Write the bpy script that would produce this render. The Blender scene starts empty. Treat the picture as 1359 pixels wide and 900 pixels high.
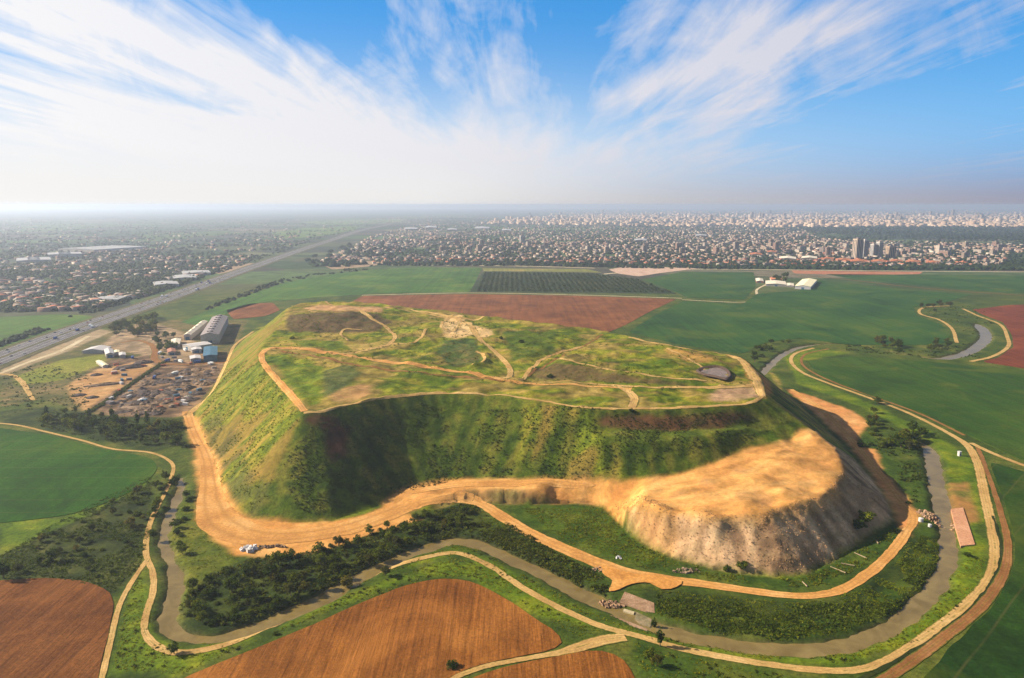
import bpy, math, random
import numpy as np
from mathutils import Vector
from mathutils.geometry import delaunay_2d_cdt
from mathutils.bvhtree import BVHTree

random.seed(7)
RNG = np.random.default_rng(11)
S = bpy.context.scene
COL = S.collection
R = math.radians

# ------------------------------------------------------------------ camera
FPX, HY, CAMZ = 970.0, 272.0, 200.0
PITCH = math.atan((450 - HY) / FPX)
CP, SP = math.cos(PITCH), math.sin(PITCH)
cam = bpy.data.cameras.new('camera')
cam.sensor_fit = 'HORIZONTAL'; cam.sensor_width = 36.0
cam.lens = 36.0 * FPX / 1359.0
cam.clip_start = 1.0; cam.clip_end = 90000.0
co = bpy.data.objects.new('camera', cam)
co.location = (0, 0, CAMZ); co.rotation_euler = (math.pi / 2 - PITCH, 0, 0)
COL.objects.link(co); S.camera = co


def ray(px, py):
    cx = (px - 679.5) / FPX; cy = (450 - py) / FPX
    return np.array((cx, CP + cy * SP, -SP + cy * CP))


def P(px, py, z=0.0):
    """survey mark seen at (px, py) on the level z -> ground coordinates in metres"""
    d = ray(px, py); t = (z - CAMZ) / d[2]
    return (d[0] * t, d[1] * t, z)


# ------------------------------------------------------------------ noise
def _hash(ix, iy, seed):
    h = (ix.astype(np.int64) * 374761393 + iy.astype(np.int64) * 668265263 + seed * 982451653) & 0xFFFFFFFF
    h = ((h ^ (h >> 13)) * 1274126177) & 0xFFFFFFFF
    h = h ^ (h >> 16)
    return (h & 0xFFFF).astype(np.float64) / 65535.0


def vnoise(x, y, seed=0):
    x0 = np.floor(x); y0 = np.floor(y)
    fx = x - x0; fy = y - y0
    fx = fx * fx * (3 - 2 * fx); fy = fy * fy * (3 - 2 * fy)
    a = _hash(x0, y0, seed); b = _hash(x0 + 1, y0, seed)
    c = _hash(x0, y0 + 1, seed); d = _hash(x0 + 1, y0 + 1, seed)
    return (a * (1 - fx) + b * fx) * (1 - fy) + (c * (1 - fx) + d * fx) * fy


def fbm(x, y, octv=4, seed=0, gain=0.5):
    s = np.zeros_like(x, dtype=np.float64); a = 1.0; t = 0.0
    for k in range(octv):
        s += a * vnoise(x * 2 ** k + 17.3 * k, y * 2 ** k - 9.1 * k, seed + k); t += a; a *= gain
    return s / t


def sstep(a, b, x):
    t = np.clip((x - a) / (b - a), 0, 1)
    return t * t * (3 - 2 * t)


def catmull(pts, step=4.0, closed=False):
    p = [np.array(q, float) for q in pts]
    n = len(p); out = []
    segs = n if closed else n - 1
    for i in range(segs):
        if closed:
            a, b, c, d = p[i - 1], p[i], p[(i + 1) % n], p[(i + 2) % n]
        else:
            b, c = p[i], p[i + 1]
            a = p[i - 1] if i > 0 else 2 * b - c
            d = p[i + 2] if i + 2 < n else 2 * c - b
        # centripetal
        def al(u, v): return max(1e-3, np.linalg.norm(v - u)) ** 0.5
        t0 = 0; t1 = t0 + al(a, b); t2 = t1 + al(b, c); t3 = t2 + al(c, d)
        m = max(1, int(np.linalg.norm((c - b)[:2]) / step))
        for k in range(m):
            t = t1 + (t2 - t1) * k / m
            A1 = (t1 - t) / (t1 - t0) * a + (t - t0) / (t1 - t0) * b
            A2 = (t2 - t) / (t2 - t1) * b + (t - t1) / (t2 - t1) * c
            A3 = (t3 - t) / (t3 - t2) * c + (t - t2) / (t3 - t2) * d
            B1 = (t2 - t) / (t2 - t0) * A1 + (t - t0) / (t2 - t0) * A2
            B2 = (t3 - t) / (t3 - t1) * A2 + (t - t1) / (t3 - t1) * A3
            out.append((t2 - t) / (t2 - t1) * B1 + (t - t1) / (t2 - t1) * B2)
    if not closed:
        out.append(p[-1])
    return np.array(out)


def inside(poly, x, y):
    """vectorised point in polygon"""
    px = poly[:, 0]; py = poly[:, 1]; n = len(px)
    res = np.zeros(x.shape, bool)
    m = (x >= px.min()) & (x <= px.max()) & (y >= py.min()) & (y <= py.max())
    if not m.any(): return res
    xx = x[m]; yy = y[m]; r = np.zeros(xx.shape, bool)
    j = n - 1
    for i in range(n):
        if py[i] != py[j]:
            c = ((py[i] > yy) != (py[j] > yy)) & (xx < (px[j] - px[i]) * (yy - py[i]) / (py[j] - py[i]) + px[i])
            r ^= c
        j = i
    res[m] = r
    return res


def polydist(line, x, y, closed=False):
    """distance to a polyline and arc length of the nearest point (1-d arrays)"""
    L = line[:, :2]
    if closed: L = np.vstack([L, L[:1]])
    best = np.full(x.shape, 1e9); arc = np.zeros(x.shape); s = 0.0
    for i in range(len(L) - 1):
        ax, ay = L[i]; dx, dy = L[i + 1] - L[i]; l2 = dx * dx + dy * dy
        if l2 < 1e-9: continue
        t = np.clip(((x - ax) * dx + (y - ay) * dy) / l2, 0, 1)
        d = np.hypot(x - ax - t * dx, y - ay - t * dy)
        m = d < best
        l = math.sqrt(l2)
        best[m] = d[m]; arc[m] = s + t[m] * l
        s += l
    return best, arc


# ------------------------------------------------------------------ break lines of the hill
def WL(items):
    out = []
    for it in items:
        if it[0] == 'w': out.append((it[1], it[2], it[3]))
        else: out.append(P(*it))
    return out


FOOT = WL([(300, 665, 0), (318, 681, 0), (340, 689, 0), (370, 693, 0), (400, 694, 0), (440, 691, 0), (486, 682, 0), (507, 668, 0.6)])
F1 = WL([(507, 668, 0.6), (547, 644, 2.5), (602, 637, 5), (677, 636, 7.5), (755, 636, 11), (830, 638, 15), (880, 633, 18.5), (930, 621, 22.5),
         (967, 606, 26), (987, 597, 28), (1020, 590, 30), (1044, 584, 31.5), (1062, 573, 32)])
E1 = WL([(525, 690, 0.0), (560, 668, 2.0), (600, 653, 4.6), (650, 649, 6.5), (690, 650, 7.8), (755, 651, 11), (800, 654, 14), (820, 662, 16), (850, 670, 18), (880, 682, 19), (912, 681, 20.5),
         (945, 689, 21), (975, 683, 22.3), (1010, 686, 22.2), (1040, 673, 23.6), (1075, 666, 23.6), (1106, 645, 24.0), (1122, 626, 25.0), (1114, 603, 27.6),
         (1100, 586, 30), (1078, 572, 32)])
H0 = WL([(540, 690, 0), (575, 678, 0), (610, 667, 0), (650, 668, 0), (690, 669, 0), (740, 668, 0), (785, 667, 0), (808, 676, 0), (822, 692, 0), (838, 708, 0), (862, 726, 0),
         (900, 743, 0), (945, 755, 0), (1000, 764, 0), (1060, 766, 0), (1105, 745, 0), (1148, 714, 0), (1188, 690, 0), (1180, 668, 0),
         (1160, 640, 0), (1136, 610, 0), (1112, 585, 0), (1085, 560, 0), (1055, 532, 0), (1030, 508, 0), (1021, 492, 0)])
BACK = WL([('w', 300, 800, 0), ('w', 225, 890, 0), ('w', 170, 985, 0), ('w', 60, 1065, 0), ('w', -60, 1130, 0), ('w', -210, 1220, 0),
           ('w', -330, 1240, 0), ('w', -420, 1200, 0), (335, 440, 0)])
LEFT = WL([(318, 456, 0), (303, 473, 0), (291, 500, 0), (277, 523, 0), (258, 552, 0), (268, 582, 0), (285, 612, 0), (289, 640, 0)])
RIM = WL([(400, 549, 49.5), (425, 547, 49.5), (470, 537, 50), (530, 526, 50), (580, 522, 50), (640, 524, 50), (700, 530, 50), (760, 540, 50),
          (800, 543, 50), (850, 543, 50), (900, 542, 50), (960, 539, 50), (1000, 534, 50), (1015, 527, 50), (1013, 508, 50), (1001, 490, 51),
          (985, 475, 52), (950, 467, 53), (900, 460, 54), (850, 450, 54), (832, 446, 53.5), (800, 439, 54), (740, 431, 55), (680, 424, 56), (620, 416, 57),
          (560, 409, 58), (500, 404, 59), (440, 403, 60), (392, 405, 60), (374, 420, 57), (362, 440, 53), (344, 462, 50.5), (344, 480, 50),
          (358, 500, 50), (382, 524, 49.5)])
TER1 = WL([(775, 563, 40), (810, 570, 38.5), (850, 572, 38), (900, 572, 38), (960, 569, 38), (1010, 561, 38)])
TER2 = WL([(800, 580, 37), (850, 583, 36.5), (900, 584, 36), (950, 582, 36), (1000, 572, 36), (1030, 566, 36)])
INNER = [WL([(365, 466, 51), (430, 473, 50.8), (500, 484, 50.6), (600, 496, 50.4), (670, 507, 50.2), (740, 514, 50.2), (840, 519, 50.3), (960, 515, 50.3)]),
         WL([(385, 449, 53), (440, 448, 53), (500, 456, 52.5), (560, 466, 52), (640, 482, 51)]),
         WL([(395, 418, 63), (440, 417, 65), (500, 416, 63)]),
         WL([(388, 440, 53), (440, 441, 53), (500, 443, 53.2)]),
         WL([(540, 420, 57.5), (600, 432, 55.5), (650, 455, 53)]),
         WL([(742, 476, 54), (800, 461, 55), (850, 459, 55.5), (900, 476, 54.5), (960, 503, 52)]),
         WL([(745, 488, 54.2), (800, 495, 54), (860, 502, 53.4), (930, 507, 52)]),
         WL([(735, 500, 50.6), (800, 507, 50.4), (860, 511, 50.4)]),
         WL([(694, 501, 48.6), (722, 479, 48.8), (760, 462, 50), (798, 445, 52)]),
         WL([(560, 440, 57), (590, 436, 58), (628, 437, 57)]), WL([(580, 470, 53.5), (610, 462, 54.5), (640, 466, 53.5)]), WL([(585, 482, 50.5), (615, 486, 49), (640, 480, 50.5)]), WL([(430, 520, 52.5), (470, 510, 53), (500, 512, 51.5)]),
         WL([(700, 470, 52.5), (740, 450, 54), (690, 440, 55)]),
         WL([(925, 492, 52.8), (940, 486, 52.8), (962, 490, 52.4), (968, 500, 52)])]

hill_out = catmull([p for p in (FOOT + H0[1:] + BACK + LEFT)], 12, True)
verts2 = []; zs = []; edges = []


def add_line(L, closed=False, step=10.0):
    C = catmull(L, step, closed)
    i0 = len(verts2)
    for q in C:
        verts2.append(Vector((q[0], q[1]))); zs.append(q[2])
    n = len(C)
    for k in range(n - 1): edges.append((i0 + k, i0 + k + 1))
    if closed: edges.append((i0 + n - 1, i0))
    return C


base_ring = FOOT + H0[1:] + BACK + LEFT
ring_c = add_line(base_ring, True, 10)
rim_c = add_line(RIM, True, 10)
f1_c = add_line(F1)
e1_c = add_line(E1)
add_line(TER1); add_line(TER2)
for L in INNER: add_line(L)
X0, X1, Y0, Y1 = -900, 1200, 200, 1800
for q in ((X0, Y0), (X1, Y0), (X1, Y1), (X0, Y1)):
    verts2.append(Vector(q)); zs.append(0.0)
ov, oe, of, ovo, oeo, ofo = delaunay_2d_cdt(verts2, edges, [], 0, 1e-4)
v3 = []
for i, v in enumerate(ov):
    src = ovo[i]
    if src: z = zs[src[0]]
    else:
        dd = [(v - w).length_squared for w in verts2]; z = zs[int(np.argmin(dd))]
    v3.append((v.x, v.y, z))
bvh = BVHTree.FromPolygons(v3, [tuple(f) for f in of])

# ------------------------------------------------------------------ height grid


def axis(lo, hi, step_fn, far=31000.0, g=1.16):
    a = [lo]
    while a[-1] < hi: a.append(a[-1] + step_fn(a[-1]))
    s = a[1] - a[0]; left = []; v = a[0]
    while v > -far:
        s *= g; v -= s; left.append(v)
    s = a[-1] - a[-2]; right = []; v = a[-1]
    while v < far:
        s *= g; v += s; right.append(v)
    return np.array(left[::-1] + a + right)


gx = axis(-690, 960, lambda v: 2.0 if v < 480 else 3.5)
gy = axis(262, 1640, lambda v: 1.6 + max(0, v - 420) * 0.0028)
NX, NY = len(gx), len(gy)
GX, GY = np.meshgrid(gx, gy)
Z = np.zeros_like(GX)
hx0, hy0 = hill_out[:, 0].min() - 5, hill_out[:, 1].min() - 5
hx1, hy1 = hill_out[:, 0].max() + 5, hill_out[:, 1].max() + 5
hm = (GX > hx0) & (GX < hx1) & (GY > hy0) & (GY < hy1)
idx = np.argwhere(hm)
down = Vector((0, 0, -1))
for i, j in idx:
    h = bvh.ray_cast(Vector((GX[i, j], GY[i, j], 500)), down)
    if h[0] is not None: Z[i, j] = h[0].z


def blur(A, n=1):
    for _ in range(n):
        B = A.copy()
        B[1:-1] = (A[:-2] + 2 * A[1:-1] + A[2:]) / 4
        C = B.copy()
        C[:, 1:-1] = (B[:, :-2] + 2 * B[:, 1:-1] + B[:, 2:]) / 4
        A = C
    return A


Z = blur(Z, 2)
gzy, gzx = np.gradient(Z, gy, gx)
SLOPE = np.hypot(gzx, gzy)
ihill = inside(ring_c, GX, GY)
sm = sstep(0.25, 0.5, SLOPE) * ihill
# gullies run down the slopes, their spacing follows the rim
mi = np.where(sm > 0.01)
d_rim, s_rim = polydist(rim_c, GX[mi], GY[mi], True)
heap_line = e1_c
d_e, s_e = polydist(heap_line, GX[mi], GY[mi])
heap_poly = np.array([p[:2] for p in (E1[3:] + H0[-7:-14:-1] + H0[-14:-24:-1])])
# region between the bench edge and the heap foot
iheap_face = np.zeros_like(ihill)
h_poly = np.vstack([e1_c[:, :2], np.array([p[:2] for p in H0[::-1]][5:])])
iheap_face = inside(h_poly, GX, GY)
hf = iheap_face[mi]
wob = 6 * fbm(GX[mi] / 14, GY[mi] / 14, 3, 5)
g1 = np.abs(2 * fbm((s_rim + wob * 0.6) / 5.0, d_rim / 70.0, 3, 21) - 1)
g2 = np.abs(2 * fbm((s_e + wob * 0.9) / 4.6, d_e / 34.0, 5, 31, 0.65) - 1)
g3 = fbm(GX[mi] / 7 + wob * 0.1, GY[mi] / 7, 4, 41, 0.6) - 0.5
disp = np.where(hf, -3.4 * (0.35 - g2) + 2.2 * g3, -0.9 * (0.3 - g1) + 0.7 * g3)
Z[mi] += disp * sm[mi]
# rough tops
top = ihill & (SLOPE < 0.3) & (Z > 3)
ti = np.where(top)
Z[ti] += (fbm(GX[ti] / 16, GY[ti] / 16, 4, 3) - 0.5) * np.where(Z[ti] > 30, 5.0, 1.8) + (fbm(GX[ti] / 6, GY[ti] / 6, 2, 8) - 0.5) * 0.35

# berms, banks and hollows left by the earth movers
BERMS = [([(372, 470), (430, 479), (500, 491), (580, 501), (660, 511)], 1.6, 4), ([(705, 486), (760, 489), (830, 499), (900, 507), (955, 510)], 2.2, 4), ([(388, 411), (440, 409), (500, 410), (530, 420)], 2.4, 6),
         ([(540, 414), (600, 424), (660, 428), (740, 436)], 2.2, 6), ([(585, 478), (612, 484), (640, 481), (646, 470)], 2.2, 4), ([(590, 455), (620, 452), (640, 458)], 1.8, 4), ([(450, 446), (470, 455), (500, 452)], 1.8, 5),
         ([(745, 468), (790, 470), (850, 474), (890, 484)], 1.8, 5), ([(690, 440), (730, 452), (745, 462)], 1.6, 5), ([(840, 459), (890, 466), (930, 476), (975, 484)], 1.6, 5), ([(850, 525), (900, 524), (950, 523)], 1.4, 4),
         ([(420, 505), (470, 500), (520, 508), (600, 512)], 1.5, 6), ([(530, 440), (560, 446), (575, 456)], 1.8, 5), ([(810, 525), (830, 530)], 1.6, 4),
         ([(600, 470), (630, 472)], -2.4, 8), ([(700, 498), (730, 478), (770, 459)], -1.6, 5), ([(480, 470), (520, 466), (560, 468)], -1.8, 6), ([(880, 520), (930, 518)], -1.2, 5), ([(660, 450), (690, 460)], -1.5, 7), ([(400, 500), (420, 525)], -1.2, 6)]
for L_, h_b, w_b in BERMS:
    lw_ = catmull([P(x_, y_, 53) for x_, y_ in L_], 4)
    bm_ = np.where(ihill & (Z > 40) & (GX > lw_[:, 0].min() - 25) & (GX < lw_[:, 0].max() + 25) & (GY > lw_[:, 1].min() - 25) & (GY < lw_[:, 1].max() + 25))
    db_, _s = polydist(lw_, GX[bm_], GY[bm_])
    Z[bm_] += h_b * np.exp(-(db_ / w_b) ** 2) * (0.5 + fbm(GX[bm_] / 9, GY[bm_] / 9, 2, 61))

# tipped loads and slumps along the crest of the heap
rg_ = np.random.default_rng(5)
for px_, py_, hh_, ww_ in [(840, 655, 1.5, 7), (872, 668, 2.2, 7), (905, 668, -1.6, 7), (930, 676, 2.0, 8), (960, 676, -1.4, 6), (990, 672, 2.6, 8), (1022, 668, -1.8, 6), (1045, 658, 2.4, 8), (1075, 650, -1.5, 6), (1095, 636, 2.2, 8),
                           (1000, 640, 2.2, 16), (1040, 622, 2.5, 18), (960, 655, -1.2, 9), (1070, 590, 2.5, 12), (930, 645, 1.2, 12), (880, 650, -1.0, 9)]:
    q_ = P(px_, py_, 23); k_ = (np.hypot(GX - q_[0], GY - q_[1]) < 4 * ww_) & ihill
    Z[k_] += hh_ * np.exp(-((GX[k_] - q_[0]) ** 2 + (GY[k_] - q_[1]) ** 2) / ww_ ** 2) * (0.6 + 0.8 * fbm(GX[k_] / 5, GY[k_] / 5, 3, 64))

# ------------------------------------------------------------------ river bed
RIVER = [P(*q) for q in [(239, 632), (240, 645), (230, 672), (217, 706), (222, 733), (233, 762), (229, 792), (222, 815),
                         (232, 836), (262, 845), (300, 841), (360, 822), (430, 790), (480, 763), (530, 738), (575, 722), (608, 716), (645, 724), (690, 745), (745, 772),
                         (800, 799), (850, 821), (900, 838), (960, 850), (1040, 859), (1110, 856), (1160, 840), (1205, 812), (1240, 778), (1258, 740),
                         (1256, 700), (1250, 670), (1243, 640), (1238, 612), (1233, 595), (1222, 586)]]
STREAM = [P(*q) for q in [(1000, 506), (1012, 494), (1026, 480), (1044, 467), (1072, 458), (1120, 456), (1190, 467), (1240, 475), (1275, 470),
                         (1300, 457), (1309, 446), (1305, 437), (1296, 429)]]
RIV1 = catmull(RIVER, 5.0); RIV2 = catmull(STREAM, 5.0)


def smooth_w(W):
    W = np.array(W, float)
    for _ in range(8): W[1:-1] = (W[:-2] + W[1:-1] + W[2:]) / 3
    return W


RW1 = smooth_w([8.0 if (q[0] > 150 and q[1] > 450) else 3.2 if (q[0] < -100 and q[1] > 385) else 5.0 if q[0] < -130 else 7.0 for q in RIV1])
RW1[:8] *= np.linspace(0.2, 1, 8)
RW1[-6:] *= np.linspace(1, 0.3, 6)
xa_, xb_ = P(1075, 458)[0], P(1238, 475)[0]
RW2 = smooth_w([6.0 if q[0] < xa_ else (1.0 if q[0] < xb_ else 13.0) for q in RIV2])
RW2[-8:] *= np.linspace(1, 0.15, 8)
SEGS = [(RIV1, RW1), (RIV2, RW2)]
near = (GX > -760) & (GX < 1100) & (GY > 262) & (GY < 1700)
ni = np.where(near)
RD = np.full(GX.shape, 1e9); RWID = np.full(GX.shape, 10.0)
xx, yy = GX[ni], GY[ni]
best = np.full(xx.shape, 1e9); bw = np.full(xx.shape, 10.0)
for RIV, RW, i in [(a_, b_, k_) for a_, b_ in SEGS for k_ in range(len(a_) - 1)]:
    ax, ay = RIV[i][:2]
    m = (np.abs(xx - ax) < 60) & (np.abs(yy - ay) < 60)
    if not m.any(): continue
    k = np.where(m)[0]
    dx, dy = RIV[i + 1][:2] - RIV[i][:2]; l2 = dx * dx + dy * dy + 1e-9
    t = np.clip(((xx[k] - ax) * dx + (yy[k] - ay) * dy) / l2, 0, 1)
    d = np.hypot(xx[k] - ax - t * dx, yy[k] - ay - t * dy)
    u = d < best[k]
    best[k[u]] = d[u]; bw[k[u]] = RW[i]
RD[ni] = best; RWID[ni] = bw
bankn = 4.5 * (fbm(GX / 8, GY / 8, 3, 77) - 0.5)
e = RD - RWID * 0.5 + bankn
bed = -3.2 * (1 - sstep(-2.5, 5.5, e))
Z = np.where(ihill & (Z > 1.0), Z, np.minimum(Z, 0.02) + bed * (RD < 40))
WATER_Z = -1.7


def H(x, y):
    x = np.asarray(x, float); y = np.asarray(y, float)
    i = np.clip(np.searchsorted(gx, x) - 1, 0, NX - 2); j = np.clip(np.searchsorted(gy, y) - 1, 0, NY - 2)
    fx = np.clip((x - gx[i]) / (gx[i + 1] - gx[i]), 0, 1); fy = np.clip((y - gy[j]) / (gy[j + 1] - gy[j]), 0, 1)
    return (Z[j, i] * (1 - fx) + Z[j, i + 1] * fx) * (1 - fy) + (Z[j + 1, i] * (1 - fx) + Z[j + 1, i + 1] * fx) * fy


def hit(px, py):
    """where the line of sight of a survey mark meets the terrain"""
    d = ray(px, py)
    if d[2] > -0.005: d[2] = -0.005
    t0 = (70 - CAMZ) / d[2]; t1 = (-6 - CAMZ) / d[2]
    if t1 > 4000: return P(px, py, 0)
    ts = np.linspace(t0, t1, 500)
    dz = CAMZ + d[2] * ts - H(d[0] * ts, d[1] * ts)
    k = np.argmax(dz < 0)
    if dz[k] >= 0: return P(px, py, 0)
    a, b = ts[max(0, k - 1)], ts[k]
    for _ in range(14):
        m = (a + b) / 2
        if CAMZ + d[2] * m - float(H(d[0] * m, d[1] * m)) < 0: b = m
        else: a = m
    return (d[0] * b, d[1] * b, CAMZ + d[2] * b)


def HP(lst): return np.array([hit(*q) for q in lst])


# ------------------------------------------------------------------ material helpers
def newmat(name):
    m = bpy.data.materials.new(name); m.use_nodes = True
    nt = m.node_tree; b = nt.nodes['Principled BSDF']
    b.inputs['Roughness'].default_value = 0.9
    b.inputs['Specular IOR Level'].default_value = 0.05
    return m, nt, b


def N(nt, typ, **kw):
    n = nt.nodes.new(typ)
    for k, v in kw.items(): setattr(n, k, v)
    return n


def mapped(nt, scale=(1, 1, 1), rot=(0, 0, 0)):
    g = N(nt, 'ShaderNodeNewGeometry'); mp = N(nt, 'ShaderNodeMapping')
    mp.inputs['Scale'].default_value = scale; mp.inputs['Rotation'].default_value = rot
    nt.links.new(g.outputs['Position'], mp.inputs['Vector'])
    return mp.outputs['Vector']


def noise(nt, vec, scale, detail=4, rough=0.55, dist=0.0):
    n = N(nt, 'ShaderNodeTexNoise'); n.inputs['Scale'].default_value = scale
    n.inputs['Detail'].default_value = detail; n.inputs['Roughness'].default_value = rough
    n.inputs['Distortion'].default_value = dist
    if vec is not None: nt.links.new(vec, n.inputs['Vector'])
    return n.outputs['Fac']


def ramp(nt, fac, stops):
    r = N(nt, 'ShaderNodeValToRGB'); e = r.color_ramp.elements
    e[0].position = stops[0][0]; e[0].color = (*stops[0][1], 1)
    e[1].position = stops[-1][0]; e[1].color = (*stops[-1][1], 1)
    for p, c in stops[1:-1]:
        k = e.new(p); k.color = (*c, 1)
    nt.links.new(fac, r.inputs['Fac'])
    return r.outputs['Color']


def mixc(nt, fac, a, b, mode='MIX'):
    m = N(nt, 'ShaderNodeMix', data_type='RGBA', blend_type=mode)
    for sock, v in ((m.inputs['Factor'], fac), (m.inputs['A'], a), (m.inputs['B'], b)):
        if hasattr(v, 'is_output'): nt.links.new(v, sock)
        elif isinstance(v, (int, float)): sock.default_value = v
        else: sock.default_value = (*v, 1)
    return m.outputs['Result']


def mth(nt, op, a, b=None, c=None):
    m = N(nt, 'ShaderNodeMath', operation=op)
    for k, v in enumerate((a, b, c)):
        if v is None: continue
        if hasattr(v, 'is_output'): nt.links.new(v, m.inputs[k])
        else: m.inputs[k].default_value = v
    return m.outputs[0]


def maprange(nt, v, a, b, c=0.0, d=1.0):
    m = N(nt, 'ShaderNodeMapRange'); nt.links.new(v, m.inputs['Value'])
    for k, x in zip(('From Min', 'From Max', 'To Min', 'To Max'), (a, b, c, d)): m.inputs[k].default_value = x
    return m.outputs['Result']


def bump(nt, b, h, strength, dist):
    n = N(nt, 'ShaderNodeBump'); n.inputs['Strength'].default_value = strength; n.inputs['Distance'].default_value = dist
    nt.links.new(h, n.inputs['Height']); nt.links.new(n.outputs['Normal'], b.inputs['Normal'])


def soil_mat(name, c1, c2, c3, scale=0.05, fine=0.6, bumpd=0.5, rough=0.95):
    m, nt, b = newmat(name)
    v = mapped(nt)
    c = ramp(nt, noise(nt, v, scale, 5, 0.6, 0.4), [(0.3, c1), (0.5, c2), (0.7, c3)])
    f = noise(nt, v, fine, 5, 0.65)
    c = mixc(nt, 1.0, c, ramp(nt, f, [(0.25, (0.62, 0.62, 0.62)), (0.75, (1.3, 1.3, 1.3))]), 'MULTIPLY')
    nt.links.new(c, b.inputs['Base Color']); b.inputs['Roughness'].default_value = rough
    bump(nt, b, f, 0.6, bumpd)
    return m


def track_mat(name, c1, c2, c3, mid, scale=0.05, fine=0.7, bumpd=0.3, grassy=1.0):
    m, nt, b = newmat(name)
    v = mapped(nt)
    c = ramp(nt, noise(nt, v, scale, 5, 0.6, 0.4), [(0.3, c1), (0.5, c2), (0.7, c3)])
    f = noise(nt, v, fine, 5, 0.65)
    c = mixc(nt, 1.0, c, ramp(nt, f, [(0.25, (0.66, 0.66, 0.66)), (0.75, (1.28, 1.28, 1.28))]), 'MULTIPLY')
    at = N(nt, 'ShaderNodeAttribute'); at.attribute_name = 'across'
    ab = mth(nt, 'ABSOLUTE', at.outputs['Fac'])
    wear = noise(nt, v, 0.14, 4, 0.65)
    # two wheel ruts, a greener strip between them and ragged verges
    edge = maprange(nt, mth(nt, 'ADD', ab, mth(nt, 'MULTIPLY', mth(nt, 'SUBTRACT', wear, 0.5), 0.9)), 0.78, 1.0, 0.0, grassy)
    rut = maprange(nt, mth(nt, 'ABSOLUTE', mth(nt, 'SUBTRACT', ab, 0.45)), 0.0, 0.22, 1.0, 0.0)
    c = mixc(nt, mth(nt, 'MULTIPLY', rut, 0.6), c, tuple(k * 0.62 for k in c2))
    cen = mth(nt, 'MULTIPLY', maprange(nt, ab, 0.04, 0.24, 1.0, 0.0), maprange(nt, wear, 0.42, 0.6, 0.0, mid))
    grass = ramp(nt, f, [(0.3, (0.03, 0.048, 0.006)), (0.7, (0.11, 0.12, 0.014))])
    c = mixc(nt, mth(nt, 'MAXIMUM', edge, cen), c, grass)
    nt.links.new(c, b.inputs['Base Color']); b.inputs['Roughness'].default_value = 0.95
    bump(nt, b, f, 0.6, bumpd)
    return m


def plain_mat(name, c, var=0.25, scale=0.5, rough=0.8, perobj=0.0):
    m, nt, b = newmat(name)
    v = mapped(nt)
    f = noise(nt, v, scale, 4, 0.6)
    c2 = mixc(nt, 1.0, c, ramp(nt, f, [(0.25, (1 - var,) * 3), (0.75, (1 + var,) * 3)]), 'MULTIPLY')
    if perobj:
        o = N(nt, 'ShaderNodeObjectInfo')
        c2 = mixc(nt, 1.0, c2, ramp(nt, o.outputs['Random'], [(0, (1 - perobj,) * 3), (1, (1 + perobj,) * 3)]), 'MULTIPLY')
    nt.links.new(c2, b.inputs['Base Color']); b.inputs['Roughness'].default_value = rough
    return m


# ------------------------------------------------------------------ mesh helpers
def mesh_obj(name, V, F, mats, parent=None, smooth=False, fm=None, link=True):
    me = bpy.data.meshes.new(name)
    me.from_pydata([tuple(map(float, v)) for v in V], [], [tuple(map(int, f)) for f in F])
    for m in (mats if isinstance(mats, (list, tuple)) else [mats]): me.materials.append(m)
    if fm is not None: me.polygons.foreach_set('material_index', np.array(fm, np.int32))
    if smooth: me.polygons.foreach_set('use_smooth', np.ones(len(F), bool))
    me.update()
    o = bpy.data.objects.new(name, me)
    if link: COL.objects.link(o)
    if parent is not None: o.parent = parent
    return o


def fast_mesh(name, V, F4, mats, smooth=False, fm=None):
    """numpy arrays: V (n,3), F (m,k)"""
    me = bpy.data.meshes.new(name)
    k = F4.shape[1]
    me.vertices.add(len(V)); me.vertices.foreach_set('co', np.ascontiguousarray(V, np.float32).ravel())
    me.loops.add(F4.size); me.loops.foreach_set('vertex_index', np.ascontiguousarray(F4, np.int32).ravel())
    me.polygons.add(len(F4))
    me.polygons.foreach_set('loop_start', np.arange(0, F4.size, k, dtype=np.int32))
    me.polygons.foreach_set('loop_total', np.full(len(F4), k, np.int32))
    if smooth: me.polygons.foreach_set('use_smooth', np.ones(len(F4), bool))
    for m in (mats if isinstance(mats, (list, tuple)) else [mats]): me.materials.append(m)
    if fm is not None: me.polygons.foreach_set('material_index', np.array(fm, np.int32))
    me.update(calc_edges=True); me.validate()
    return me


def tag(o, label=None, cat=None, group=None, kind=None):
    if label: o['label'] = label
    if cat: o['category'] = cat
    if group: o['group'] = group
    if kind: o['kind'] = kind
    return o


def struct(o, label=None):
    o['kind'] = 'structure'
    if label: o['label'] = label
    return o


def empty(name, loc, rz=0.0, sc=1.0):
    o = bpy.data.objects.new(name, None); COL.objects.link(o)
    o.location = loc; o.rotation_euler = (0, 0, rz); o.scale = (sc, sc, sc)
    o.empty_display_size = 1
    return o


def copy_tree(o, parent=None):
    c = o.copy(); COL.objects.link(c)
    if parent is not None: c.parent = parent
    for ch in list(o.children): copy_tree(ch, c)
    return c


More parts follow.
